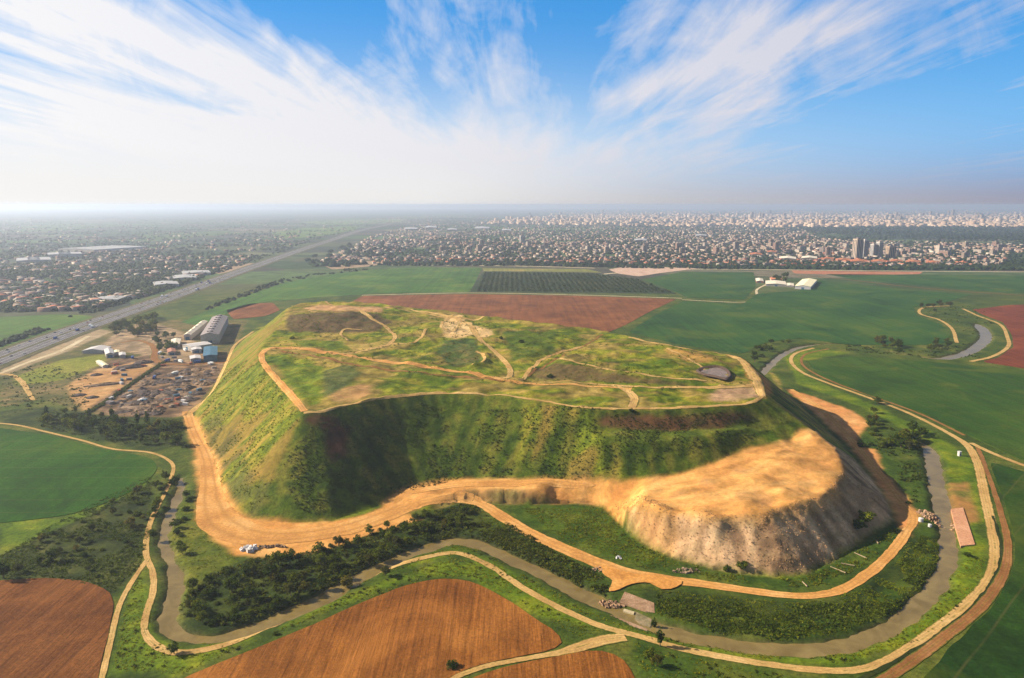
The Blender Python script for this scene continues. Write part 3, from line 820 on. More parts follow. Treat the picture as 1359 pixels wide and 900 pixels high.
track('hilltop_track', [(404, 546), (385, 522), (362, 497), (348, 478), (352, 465), (370, 462), (430, 468), (500, 479), (560, 487), (620, 494), (670, 504), (740, 510), (800, 513), (838, 517)], [5, 5, 5, 5, 6, 8, 8, 9, 9, 8, 7, 4, 4, 5], m_dirt, 'wide orange track crossing the middle of the hill top', 0.55, 0.9)
track('hilltop_track', [(372, 466), (430, 475), (500, 488), (560, 494), (630, 502), (668, 507)], 3.5, m_red, 'thin reddish track just below the wide orange hilltop track', 0.6, 0.6)
track('hilltop_track', [(440, 471), (480, 466), (515, 458), (524, 448), (512, 434), (490, 420), (474, 411)], [5, 5, 5, 4.5, 4.5, 5, 9], m_sand, 'curving pale track climbing to the far end of the hill top', 0.6, 0.5)
track('hilltop_track', [(520, 457), (545, 455), (560, 447), (566, 436)], 3.5, m_sand, 'short pale track hooking away from the curving track', 0.6, 0.5)
track('hilltop_track', [(622, 428), (636, 448), (652, 463), (668, 478), (677, 490), (676, 500), (668, 505)], [7, 6, 5, 5, 5, 5, 6], m_sand, 'pale track winding down from the bare patch on the hill top', 0.6, 0.5)
track('hilltop_track', [(388, 406), (440, 405), (480, 408), (540, 413), (590, 421), (640, 421), (700, 425), (760, 433), (798, 438.5)], 3.5, m_sand, 'faint track along the far rim beside the red field', 0.6, 0.6)
track('hilltop_track', [(388, 414), (430, 413), (470, 413)], 3, m_sand, 'short pale track at the far end of the hill top', 0.6, 0.6)
track('hilltop_track', [(690, 504), (703, 490), (722, 476), (745, 467), (775, 460)], 4.0, m_sand, 'pale track rising through the hollow across the hill top', 0.6, 0.5)
track('hilltop_track', [(738, 478), (790, 487), (850, 496), (905, 503), (938, 506)], 3.2, m_sand, 'thin pale track above the dark bank on the hill top', 0.6, 0.5)
track('hilltop_track', [(722, 507), (800, 511), (845, 513), (900, 513.5), (960, 513), (1000, 512)], [3, 3, 4, 4, 4, 6], m_sand, 'straight pale track below the dark bank on the hill top', 0.6, 0.5)
track('hilltop_track', [(545, 411), (575, 416), (600, 421), (622, 430)], 3.5, m_sand, 'pale track joining the far rim to the bare patch', 0.6, 0.6)
track('hilltop_track', [(612, 430), (600, 440), (588, 436), (594, 424), (610, 418)], 3.5, m_sand, 'looping pale track round the small mound by the bare patch', 0.6, 0.6)
track('hilltop_track', [(632, 466), (642, 472), (640, 480), (625, 484)], 3, m_sand, 'short hooked pale track in the dark hollow', 0.6, 0.6)
track('hilltop_track', [(462, 452), (452, 444), (458, 437), (480, 438)], 3, m_sand, 'small hooked track on the bright grass of the hill top', 0.6, 0.6)
track('hilltop_track', [(800, 444), (770, 462), (730, 482), (700, 500)], 2.2, m_red, 'dark worn line along the hollow across the hill top', 0.6, 0.6)
track('hilltop_track', [(885, 462), (905, 472), (930, 486), (940, 497)], 2.5, m_sand, 'faint orange path leading to the pond', 0.6, 0.6)
track('hilltop_track', [(815, 512), (836, 522), (842, 532), (838, 541)], [4, 7, 6, 6], m_sand, 'short pale link between the straight track and the near rim', 0.6, 0.7)
track('dirt_track', [(336, 440), (312, 458), (303, 476), (292, 500), (280, 522), (262, 540), (248, 552)], [3, 4, 5, 5, 5, 6, 7], m_sand, 'pale track between the recycling yard and the hill', 0.4, 0.7)
track('dirt_track', [(303, 478), (280, 482), (250, 484), (215, 482), (205, 476), (206, 466), (198, 456), (180, 452), (160, 455)], [6, 7, 7, 9, 9, 8, 7, 6, 5], m_red, 'brown track through the middle of the recycling yard', 0.4, 0.8)
track('dirt_track', [(-20, 497), (10, 497), (28, 506), (36, 518), (44, 531)], [5, 5, 6, 5, 4], m_sand, 'short pale track curving through grass near the highway', 0.4, 0.7)
track('dirt_track', [(0, 496), (40, 480), (80, 466), (118, 446)], [5, 6, 7, 6], m_pale, 'pale service track running alongside the highway', 0.4, 0.7)
track('dirt_track', [(905, 398), (990, 401), (1005, 384), (1016, 378)], 5, m_pale, 'thin pale farm track through the dark green crops', 0.5, 0.6, 8)
track('dirt_track', [(1085, 367), (1140, 373), (1200, 380), (1280, 387), (1400, 395)], 5, m_red, 'thin brown track between far green fields', 0.5, 0.6, 8)
track('dirt_track', [(1270, 455), (1262, 435), (1245, 424), (1222, 417), (1228, 408), (1260, 406)], 5, m_sand, 'sandy track round the far bend of the stream', 0.5, 0.8, 4)
track('dirt_track', [(1278, 410), (1300, 420), (1326, 430), (1337, 448), (1338, 460), (1315, 474), (1288, 480)], 5, m_sand, 'sandy track between the stream and the red field', 0.5, 0.8, 4)
track('dirt_track', [(480, 392), (620, 389), (760, 391.5), (905, 396)], 6, m_pale, 'thin pale track along the far edge of the red field', 0.5, 0.8, 8)
track('town_road', [(520, 352), (640, 352.5), (720, 354), (790, 356)], 14, m_pale, 'pale road between the houses and the crops', 0.6, 1.0, 12)
track('town_road', [(800, 364), (850, 360), (900, 357.5), (1020, 358), (1150, 359.5), (1420, 361.5)], 14, m_pale, 'pale road along the edge of the town', 0.6, 1.0, 12)

# aprons and bare pads


def drape(name, poly, mat, label, zoff=0.4, inner=3.0, step=3.0, closed_smooth=True, jit=0.6):
    pc = catmull(poly, step, True) if closed_smooth else np.asarray(poly)
    if jit:
        s = np.arange(len(pc)); pc = pc.copy()
        pc[:, 0] += jit * 2 * (fbm(s / 2.0, s * 0 + 3.3, 2, 5) - 0.5); pc[:, 1] += jit * 2 * (fbm(s / 2.0, s * 0 + 8.1, 2, 6) - 0.5)
    vv = [Vector(q[:2]) for q in pc]; ee = [(i, (i + 1) % len(vv)) for i in range(len(vv))]
    if inner:
        xs = np.arange(pc[:, 0].min(), pc[:, 0].max(), inner); ys = np.arange(pc[:, 1].min(), pc[:, 1].max(), inner)
        A, B = np.meshgrid(xs, ys); A = A.ravel() + RNG.uniform(-.1, .1, A.size); B = B.ravel() + RNG.uniform(-.1, .1, B.size)
        k = inside(pc[:, :2], A, B)
        for a, bb in zip(A[k], B[k]): vv.append(Vector((a, bb)))
    r = delaunay_2d_cdt(vv, ee, [], 1, 1e-4)
    pts = np.array([(q.x, q.y) for q in r[0]])
    z = H(pts[:, 0], pts[:, 1]) + zoff
    V = np.c_[pts, z]
    F = [tuple(f) for f in r[2]]
    F = [f if (V[f[1]][0] - V[f[0]][0]) * (V[f[2]][1] - V[f[0]][1]) - (V[f[1]][1] - V[f[0]][1]) * (V[f[2]][0] - V[f[0]][0]) > 0 else f[::-1] for f in F]
    o = mesh_obj(name, V, F, mat, None, True)
    return struct(o, label)


drape('dirt_apron', HP([(800, 752), (838, 762), (880, 766), (905, 772), (890, 783), (878, 783), (862, 775), (838, 776), (822, 783), (808, 786), (812, 772), (800, 762)]), m_apron, 'orange earth apron where the service road meets the river crossing', 0.62)
m_pink = soil_mat('pinkish_rubble', (0.16, 0.095, 0.055), (0.28, 0.17, 0.10), (0.38, 0.25, 0.16), 0.15, 1.2, 0.5)
m_conc = soil_mat('pink_concrete', (0.38, 0.18, 0.10), (0.44, 0.22, 0.12), (0.50, 0.27, 0.16), 0.08, 0.8, 0.1)

# ------------------------------------------------------------------ fields
def big_n(nt, v): return noise(nt, v, 0.008, 2, 0.5)


def crop_mat(name, c1, c2, c3, ang, row=2.2, big=0.006, stripe=0.25):
    m, nt, b = newmat(name)
    v = mapped(nt)
    c = ramp(nt, noise(nt, v, big, 5, 0.6, 0.6), [(0.3, c1), (0.52, c2), (0.72, c3)])
    vr = mapped(nt, (1.0, 0.02, 1.0), (0, 0, ang))
    st = noise(nt, vr, 1.0 / row / 2.5, 3, 0.6)
    c = mixc(nt, 1.0, c, ramp(nt, st, [(0.3, (1 - stripe,) * 3), (0.7, (1 + stripe,) * 3)]), 'MULTIPLY')
    f = noise(nt, v, 0.5, 5, 0.75)
    c = mixc(nt, 1.0, c, ramp(nt, f, [(0.3, (0.62,) * 3), (0.7, (1.42,) * 3)]), 'MULTIPLY')
    vt = mapped(nt, (1.0, 1.0, 1.0), (0, 0, ang)); sx_ = N(nt, 'ShaderNodeSeparateXYZ'); nt.links.new(vt, sx_.inputs[0])
    tr = mth(nt, 'ABSOLUTE', mth(nt, 'SUBTRACT', mth(nt, 'FRACT', mth(nt, 'DIVIDE', mth(nt, 'ADD', sx_.outputs[0], mth(nt, 'MULTIPLY', big_n(nt, v), 5.0)), 21.0)), 0.5))
    c = mixc(nt, mth(nt, 'MULTIPLY', maprange(nt, tr, 0.0, 0.045, 1.0, 0.0), 0.38), c, (0.09, 0.075, 0.025))
    pn = noise(nt, v, 0.011, 6, 0.68, 0.8)
    c = mixc(nt, maprange(nt, pn, 0.53, 0.64, 0.0, 0.5), c, tuple(k * f_ for k, f_ in zip(c3, (2.0, 1.35, 1.3))))
    c = mixc(nt, maprange(nt, pn, 0.46, 0.36, 0.0, 0.5), c, tuple(k * 0.5 for k in c1))
    nt.links.new(c, b.inputs['Base Color'])
    bump(nt, b, f, 0.5, 0.4)
    return m


def plough_mat(name, c1, c2, c3, ang, row=3.0):
    m, nt, b = newmat(name)
    v = mapped(nt)
    c = ramp(nt, noise(nt, v, 0.022, 5, 0.6, 0.6), [(0.3, c1), (0.5, c2), (0.7, c3)])
    vr = mapped(nt, (1.0, 0.05, 1.0), (0, 0, ang))
    st = noise(nt, vr, 1.0 / row, 4, 0.65)
    c = mixc(nt, 1.0, c, ramp(nt, st, [(0.3, (0.64, 0.62, 0.6)), (0.5, (1, 1, 1)), (0.72, (1.3, 1.28, 1.26))]), 'MULTIPLY')
    f = noise(nt, v, 0.7, 5, 0.75)
    c = mixc(nt, 1.0, c, ramp(nt, f, [(0.3, (0.62,) * 3), (0.7, (1.38,) * 3)]), 'MULTIPLY')
    pn = noise(nt, v, 0.013, 6, 0.68, 0.8)
    c = mixc(nt, maprange(nt, pn, 0.52, 0.64, 0.0, 0.45), c, tuple(min(0.5, k * 1.5) for k in c3))
    c = mixc(nt, maprange(nt, pn, 0.47, 0.37, 0.0, 0.5), c, tuple(k * 0.6 for k in c1))
    nt.links.new(c, b.inputs['Base Color'])
    bump(nt, b, mth(nt, 'ADD', st, mth(nt, 'MULTIPLY', f, 0.5)), 0.7, 0.8)
    return m


def furrow(a, c):
    p, q = np.array(P(*a)), np.array(P(*c)); d = q - p
    return math.pi / 2 - math.atan2(d[1], d[0])


def field(name, poly, mat, label, h=0.3, jit=1.0, step=6.0):
    pw = np.array([P(*q) for q in poly])
    # edges: straight stretches with a little wander
    pts = []
    n = len(pw)
    for i in range(n):
        a, c = pw[i], pw[(i + 1) % n]; L = np.linalg.norm(c - a); k = max(1, int(L / step))
        for t in range(k): pts.append(a + (c - a) * t / k)
    pts = np.array(pts)
    # round the corners
    for _ in range(3): pts = (np.roll(pts, 1, 0) + 2 * pts + np.roll(pts, -1, 0)) / 4
    s = np.arange(len(pts))
    pts[:, 0] += jit * 2 * (fbm(s / 2.5, s * 0 + 1.7, 3, 55) - 0.5); pts[:, 1] += jit * 2 * (fbm(s / 2.5, s * 0 + 5.7, 3, 56) - 0.5)
    n = len(pts)
    V = [(p[0], p[1], h) for p in pts] + [(p[0], p[1], -0.4) for p in pts]
    area = 0.5 * np.sum(pts[:, 0] * np.roll(pts[:, 1], -1) - np.roll(pts[:, 0], -1) * pts[:, 1])
    top = list(range(n)) if area > 0 else list(range(n))[::-1]
    F = [top] + [((i + 1) % n, i, n + i, n + (i + 1) % n) if area > 0 else (i, (i + 1) % n, n + (i + 1) % n, n + i) for i in range(n)]
    return struct(mesh_obj(name, V, F, mat), label)


g_dark = lambda n, ang: crop_mat(n, (0.014, 0.048, 0.009), (0.023, 0.064, 0.009), (0.040, 0.074, 0.009), ang)
field('green_field', [(-40, 562), (0, 568), (60, 577), (140, 597), (195, 606), (211, 617), (203, 634), (170, 655), (110, 680), (50, 690), (0, 694), (-60, 700)],
      crop_mat('young_wheat', (0.012, 0.044, 0.003), (0.019, 0.062, 0.003), (0.034, 0.074, 0.004), furrow((0, 640), (200, 640)), 3, 0.008, 0.18), 'deep green crop field between the scrub and the tree belt')
field('green_field', [(-60, 425), (0, 421), (80, 417), (118, 419), (128, 422), (60, 445), (0, 463), (-60, 480)], crop_mat('bright_crop', (0.045, 0.09, 0.012), (0.055, 0.11, 0.013), (0.075, 0.12, 0.018), 0.3), 'bright green field on the far side of the highway', jit=1.5)
field('green_field', [(240, 428), (300, 402), (375, 376), (440, 364), (500, 357.5), (560, 355), (640, 355.5), (624, 388), (500, 389.5), (420, 395), (350, 401), (310, 412), (285, 425), (262, 432)],
      crop_mat('fresh_crop', (0.032, 0.080, 0.012), (0.044, 0.10, 0.014), (0.065, 0.115, 0.018), 0.2, 4, 0.004), 'long fresh green field between the highway and the red field', jit=2)
field('orchard_ground', [(641, 361), (700, 361), (790, 363), (850, 371), (900, 390), (800, 389), (622, 388)], crop_mat('orchard_soil', (0.02, 0.035, 0.014), (0.03, 0.045, 0.018), (0.05, 0.06, 0.02), 0.0), 'dark ground of the citrus orchard in front of the town', jit=2)
field('stubble_field', [(640, 356), (780, 357.5), (800, 362), (700, 360.4), (642, 360.2)], crop_mat('stubble', (0.12, 0.13, 0.03), (0.15, 0.15, 0.035), (0.18, 0.17, 0.05), 0.0), 'thin yellow-green strip in front of the orchard', jit=2)
field('red_field', [(480, 393), (620, 390.5), (760, 392.5), (898, 397), (862, 414), (825, 434), (808, 441), (700, 436), (600, 425), (500, 412), (460, 405)],
      plough_mat('red_soil', (0.115, 0.040, 0.013), (0.145, 0.051, 0.016), (0.18, 0.068, 0.022), furrow((500, 400), (880, 402)), 8), 'bare red-brown field behind the hill', jit=1.5)
field('red_field', [(300, 412), (332, 403), (362, 402), (372, 412), (350, 420), (310, 424)], plough_mat('red_patch', (0.115, 0.040, 0.013), (0.145, 0.051, 0.016), (0.18, 0.068, 0.022), 0.4, 8), 'small bare red patch beside the long grey shed', jit=2)
field('green_field', [(834, 441), (868, 419), (906, 400), (985, 404), (1005, 390), (1060, 386), (1090, 372), (1200, 384), (1290, 391), (1245, 404), (1212, 408), (1218, 420), (1250, 431), (1262, 445), (1250, 458), (1130, 458), (1060, 449), (1015, 455), (985, 470), (900, 457)],
      g_dark('dark_crop_wide', furrow((900, 400), (1000, 450))), 'broad dark green field reaching from the hill to the far stream', jit=1.5)
field('green_field', [(852, 371), (905, 361), (1000, 361.5), (1003, 380), (988, 398), (912, 395), (902, 390)], g_dark('dark_crop_wedge', 0.9), 'dark green wedge of crops beside the orchard', jit=2)
field('green_field', [(1095, 364), (1250, 365), (1430, 366.5), (1430, 394), (1300, 386), (1200, 377), (1130, 370)], g_dark('dark_crop_strip', 0.3), 'far dark green field below the red bare strip', jit=2)
field('green_field', [(1070, 479), (1130, 473), (1230, 480), (1290, 486), (1359, 492), (1440, 500), (1440, 640), (1359, 612), (1300, 585), (1225, 548), (1150, 524), (1085, 496)],
      crop_mat('mid_crop', (0.015, 0.043, 0.005), (0.025, 0.058, 0.005), (0.044, 0.072, 0.007), furrow((1100, 480), (1359, 560)), 3, 0.008, 0.2), 'green crop field inside the bend of the stream')
field('green_field', [(1312, 612), (1359, 626), (1500, 680), (1560, 930), (1200, 930), (1265, 855), (1318, 805), (1345, 758), (1347, 715), (1335, 670)],
      crop_mat('near_crop', (0.010, 0.029, 0.004), (0.018, 0.044, 0.004), (0.034, 0.056, 0.006), furrow((1300, 860), (1359, 780)), 3, 0.012, 0.22), 'dark green crop field outside the reddish track')
field('red_field', [(1290, 411), (1340, 405), (1440, 402), (1440, 505), (1359, 489), (1300, 480), (1322, 476), (1345, 461), (1343, 445), (1331, 428), (1305, 418)],
      plough_mat('red_soil_far', (0.10, 0.025, 0.010), (0.13, 0.032, 0.012), (0.16, 0.042, 0.016), 0.4, 6), 'bare red field beyond the stream', jit=1.2)
field('ploughed_field', [(-80, 775), (0, 771), (50, 767), (95, 768), (130, 777), (154, 792), (150, 815), (139, 860), (128, 905), (115, 960), (-150, 960)],
      plough_mat('furrowed_soil', (0.075, 0.026, 0.006), (0.115, 0.040, 0.009), (0.165, 0.062, 0.015), furrow((42, 862), (95, 795)), 2.6), 'ploughed brown field with slanting furrows')
field('ploughed_field', [(235, 905), (290, 880), (350, 856), (420, 828), (480, 800), (540, 777), (588, 766), (625, 770), (680, 800), (730, 835), (763, 855), (742, 862), (700, 870), (640, 882), (585, 902), (560, 960), (150, 960)],
      plough_mat('orange_furrows', (0.125, 0.042, 0.008), (0.18, 0.063, 0.011), (0.24, 0.092, 0.018), furrow((512, 890), (525, 810)), 2.6), 'large ploughed orange-brown field inside the river bend')
field('ploughed_field', [(610, 908), (650, 889), (705, 877), (760, 868), (800, 858), (822, 864), (840, 890), (862, 960), (580, 960)],
      plough_mat('orange_furrows_small', (0.125, 0.042, 0.008), (0.18, 0.063, 0.011), (0.24, 0.092, 0.018), furrow((700, 900), (715, 880)), 2.6), 'small ploughed orange-brown field beyond the dividing track')
field('bare_strip', [(1050, 359), (1130, 360.5), (1225, 361), (1220, 364), (1130, 365.5), (1055, 363)], soil_mat('bare_red_soil', (0.25, 0.09, 0.05), (0.33, 0.13, 0.07), (0.38, 0.2, 0.12)), 'thin bare red strip below the town road', jit=2)
field('bare_strip', [(808, 358), (830, 354), (890, 353), (930, 356), (880, 362), (848, 367), (820, 363)], soil_mat('bare_pale_soil', (0.35, 0.22, 0.16), (0.45, 0.30, 0.22), (0.52, 0.38, 0.30)), 'pale bare building ground at the edge of the town', jit=3)


# far fields and bare ground on the plain
m_fg = crop_mat('far_meadow', (0.06, 0.10, 0.02), (0.08, 0.13, 0.025), (0.12, 0.15, 0.04), 0.4)
m_fp = crop_mat('far_pasture', (0.035, 0.06, 0.02), (0.05, 0.085, 0.022), (0.08, 0.10, 0.03), 0.4)
m_fb = soil_mat('far_bare_ground', (0.20, 0.13, 0.08), (0.28, 0.19, 0.12), (0.36, 0.26, 0.17))
for poly, m_, lb in (([(360, 309), (400, 303), (480, 300), (470, 306), (420, 314), (370, 318)], m_fg, 'pale green far field between groves near the end of the highway'),
                     ([(395, 295), (470, 291), (540, 291), (530, 295), (440, 299)], m_fg, 'pale green far field close to the hazy horizon'),
                     ([(170, 393), (215, 385), (240, 378), (246, 382), (215, 396), (175, 405)], m_fp, 'green field between the groves and the highway'),
                     ([(520, 287), (620, 284), (640, 288), (540, 291)], m_fp, 'thin far green field under the horizon'),
                     ([(180, 312), (300, 306), (320, 311), (200, 319)], m_fp, 'far green field behind the row of warehouses'),
                     ([(20, 300), (150, 295), (170, 300), (40, 308)], m_fp, 'far green field in the bluish haze'),
                     ([(20, 402), (60, 394), (110, 388), (120, 391), (70, 402), (30, 408)], m_fb, 'bare tan ground among the groves beyond the bright field'),
                     ([(270, 357), (300, 351), (345, 349), (330, 356), (290, 364)], m_fb, 'bare tan ground beside the highway junction'),
                     ([(430, 352), (470, 346), (520, 348), (490, 354), (440, 358)], m_fb, 'bare ground where the highway slip road leaves')):
    field('far_field' if m_ is not m_fb else 'bare_ground', poly, m_, lb, jit=6, step=14)
# ------------------------------------------------------------------ highway
asph, nt, b = newmat('asphalt')
v = mapped(nt)
c = ramp(nt, noise(nt, v, 0.05, 5, 0.6), [(0.3, (0.085, 0.078, 0.084)), (0.7, (0.14, 0.128, 0.135))])
nt.links.new(c, b.inputs['Base Color'])
m_line = plain_mat('road_paint', (0.7, 0.7, 0.66), 0.2)
m_verge = soil_mat('dry_verge', (0.045, 0.05, 0.015), (0.085, 0.078, 0.03), (0.13, 0.10, 0.05))
up = [(-70, 489), (5, 462), (65, 442), (135, 418), (200, 398), (250, 381), (300, 364), (340, 350), (390, 333), (440, 317), (480, 304.5), (515, 297)]
lo = [(-70, 520), (5, 488), (65, 461), (135, 435), (200, 410), (250, 391), (300, 371), (340, 356), (390, 337.5), (440, 320.5), (480, 307), (518, 299)]
ua = np.array([P(*q) for q in up]); la = np.array([P(*q) for q in lo])
cen = (ua + la) / 2
tg = np.gradient(cen[:, :2], axis=0); tg /= np.linalg.norm(tg, axis=1)[:, None]
HW = np.abs((ua[:, 0] - la[:, 0]) * -tg[:, 1] + (ua[:, 1] - la[:, 1]) * tg[:, 0])
HW = np.clip(HW, 30, 46)
hc = catmull(np.c_[cen, HW], 15)


def off_line(Cc, off):
    t = np.gradient(Cc[:, :2], axis=0); t /= np.linalg.norm(t, axis=1)[:, None]
    return np.c_[Cc[:, 0] - t[:, 1] * off, Cc[:, 1] + t[:, 0] * off, Cc[:, 2]]


V, F = ribbon_mesh(hc[:, :3], hc[:, 3], flat=0.9)
hwy = bpy.data.objects.new('highway', fast_mesh('highway', V, F, asph, True)); COL.objects.link(hwy)
struct(hwy, 'grey dual carriageway cutting diagonally across the plain')
mbv, mbf, n0 = [], [], 0
for fr in (-0.49, -0.30, -0.11, 0.11, 0.30, 0.49):
    V, F = ribbon_mesh(off_line(hc, fr * hc[:, 3]), 0.25, flat=0.915, cols=1)
    mbv.append(V); mbf.append(F + n0); n0 += len(V)
o = bpy.data.objects.new('road_markings', fast_mesh('road_markings', np.vstack(mbv), np.vstack(mbf), m_line)); COL.objects.link(o); o.parent = hwy
V, F = ribbon_mesh(hc[:, :3], 5.0, flat=0.96, cols=2)
o = bpy.data.objects.new('median', fast_mesh('median', V, F, m_verge)); COL.objects.link(o); o.parent = hwy
for sgn, lab in ((1, 'dry grassy verge on the far side of the highway'), (-1, 'dry grassy verge on the near side of the highway')):
    V, F = ribbon_mesh(off_line(hc, sgn * (hc[:, 3] * 0.5 + 5)), 12, flat=0.5, jitter=2.0)
    o = bpy.data.objects.new('verge', fast_mesh('verge', V, F, m_verge)); COL.objects.link(o); struct(o, lab)

# cars
paints = [plain_mat('car_paint_' + n, c, 0.05, 1, 0.35) for n, c in (('white', (0.75, 0.75, 0.73)), ('silver', (0.45, 0.46, 0.48)), ('black', (0.02, 0.02, 0.025)), ('red', (0.35, 0.03, 0.02)), ('blue', (0.04, 0.08, 0.25)))]
m_glass = plain_mat('dark_glass', (0.03, 0.04, 0.05), 0.1, 1, 0.15)
m_tyre = plain_mat('tyre', (0.02, 0.02, 0.02), 0.1)


def car_mesh(paint, lorry=False):
    mb = MB()
    if lorry:
        mb.box(-4.2, -1.25, 0.9, 2.0, 1.25, 3.6, 0, True); mb.box(2.2, -1.2, 0.6, 4.1, 1.2, 2.9, 0, True); mb.box(4.1, -1.1, 1.7, 4.13, 1.1, 2.7, 1)
        wx_ = (-3.2, -1.9, 3.0)
    else:
        mb.box(-2.15, -0.87, 0.3, 2.15, 0.87, 0.85, 0, True)
        n = len(mb.v)
        mb.v += [(-1.7, -0.8, .85), (1.1, -0.8, .85), (1.1, .8, .85), (-1.7, .8, .85), (-1.2, -.66, 1.42), (.4, -.66, 1.42), (.4, .66, 1.42), (-1.2, .66, 1.42)]
        for f, k in (((0, 1, 5, 4), 1), ((1, 2, 6, 5), 1), ((2, 3, 7, 6), 1), ((3, 0, 4, 7), 1), ((4, 5, 6, 7), 0)):
            mb.f.append(tuple(n + q for q in f)); mb.m.append(k)
        wx_ = (-1.35, 1.35)
    for wx0 in wx_:
        for sy in (-1, 1):
            n = len(mb.v); y0 = sy * (0.9 if not lorry else 1.27); y1 = y0 - sy * 0.22; r = 0.32 if not lorry else 0.5
            for yy_ in (y0, y1):
                for k in range(8): mb.v.append((wx0 + r * math.cos(k * R(45)), yy_, r + r * math.sin(k * R(45))))
            mb.f.append(tuple(range(n, n + 8))); mb.m.append(2)
            for k in range(8): mb.f.append((n + k, n + (k + 1) % 8, n + 8 + (k + 1) % 8, n + 8 + k)); mb.m.append(2)
    return mb.build('car', [paint, m_glass, m_tyre], link=False).data


cmesh = [car_mesh(p) for p in paints]; lmesh = [car_mesh(paints[0], True), car_mesh(paints[4], True)]
names = ['white', 'silver', 'black', 'red', 'blue']
rc = random.Random(4)
acc = np.cumsum(np.r_[0, np.linalg.norm(np.diff(hc[:, :2], axis=0), axis=1)])
for k in range(70):
    s = rc.uniform(60, 1300); i = int(np.searchsorted(acc, s)); fr = rc.choice((-0.4, -0.2, 0.2, 0.4))
    t = hc[i + 1, :2] - hc[i - 1, :2]; t /= np.linalg.norm(t)
    x = hc[i, 0] - t[1] * fr * hc[i, 3]; y = hc[i, 1] + t[0] * fr * hc[i, 3]
    lor = k % 6 == 0; q = rc.randrange(5)
    nm = 'lorry' if lor else 'car'
    o = bpy.data.objects.new(nm, lmesh[(k // 6) % 2] if lor else cmesh[q]); COL.objects.link(o)
    o.location = (x, y, 0.92); o.rotation_euler.z = math.atan2(t[1], t[0]) + (math.pi if fr > 0 else 0)
    if lor: tag(o, ('white' if (k // 6) % 2 == 0 else 'blue') + ' box lorry driving on the grey highway', 'lorry', 'lorries on the highway')
    else: tag(o, names[q] + ' car driving on the grey highway', 'car', 'cars on the highway, ' + names[q])

# ------------------------------------------------------------------ vegetation
def leaf_mat(name, c1, c2, c3, sc=0.25):
    m, nt, b = newmat(name)
    g = N(nt, 'ShaderNodeNewGeometry')
    c = ramp(nt, g.outputs['Random Per Island'], [(0, c1), (0.55, c2), (1, c3)])
    v = mapped(nt)
    c = mixc(nt, 1.0, c, ramp(nt, noise(nt, v, sc, 3), [(0.3, (0.65, 0.7, 0.7)), (0.7, (1.4, 1.3, 1.2))]), 'MULTIPLY')
    o = N(nt, 'ShaderNodeObjectInfo')
    c = mixc(nt, 1.0, c, ramp(nt, o.outputs['Random'], [(0, (0.62, 0.72, 0.75)), (0.5, (1.0, 1.0, 1.0)), (1, (1.95, 1.6, 1.2))]), 'MULTIPLY')
    nt.links.new(c, b.inputs['Base Color']); b.inputs['Roughness'].default_value = 0.7
    tl = N(nt, 'ShaderNodeBsdfTranslucent'); nt.links.new(c, tl.inputs['Color'])
    ms = N(nt, 'ShaderNodeMixShader'); ms.inputs[0].default_value = 0.38
    nt.links.new(b.outputs[0], ms.inputs[1]); nt.links.new(tl.outputs[0], ms.inputs[2])
    nt.links.new(ms.outputs[0], nt.nodes['Material Output'].inputs['Surface'])
    return m


m_leaf = leaf_mat('tree_leaves', (0.024, 0.044, 0.006), (0.058, 0.088, 0.009), (0.12, 0.145, 0.015))
m_leafb = leaf_mat('olive_leaves', (0.035, 0.044, 0.009), (0.07, 0.078, 0.014), (0.13, 0.115, 0.026))
m_scrub = leaf_mat('scrub_leaves', (0.032, 0.056, 0.006), (0.070, 0.100, 0.008), (0.14, 0.155, 0.015), 0.06)
m_grass = leaf_mat('grass_blades', (0.05, 0.085, 0.005), (0.09, 0.125, 0.007), (0.17, 0.18, 0.014), 0.08)
m_lump = soil_mat('spoil_lumps', (0.18, 0.105, 0.055), (0.36, 0.21, 0.10), (0.5, 0.32, 0.17), 0.2, 1.0, 0.2)
m_dscrub = leaf_mat('dark_scrub_leaves', (0.020, 0.034, 0.005), (0.042, 0.062, 0.007), (0.095, 0.105, 0.014), 0.06)
m_bark = plain_mat('bark', (0.12, 0.085, 0.055), 0.3, 2)
m_ftree = leaf_mat('town_leaves', (0.016, 0.030, 0.012), (0.028, 0.046, 0.016), (0.05, 0.066, 0.02), 0.02)


def leaf_quads(cent, size, rng, flat=0.0):
    """random leaf-clump quads at the given centres"""
    n = len(cent)
    a = rng.normal(size=(n, 3)); a[:, 2] *= (1 - flat); a /= np.linalg.norm(a, axis=1)[:, None]
    t = rng.normal(size=(n, 3)); bb = np.cross(a, t); bb /= np.linalg.norm(bb, axis=1)[:, None]
    s = np.asarray(size)[:, None] * rng.uniform(0.7, 1.3, (n, 1))
    q = np.stack([cent - a * s, cent - bb * s * 0.7, cent + a * s, cent + bb * s * 0.7], 1)
    return q.reshape(-1, 3), np.arange(n * 4).reshape(-1, 4)


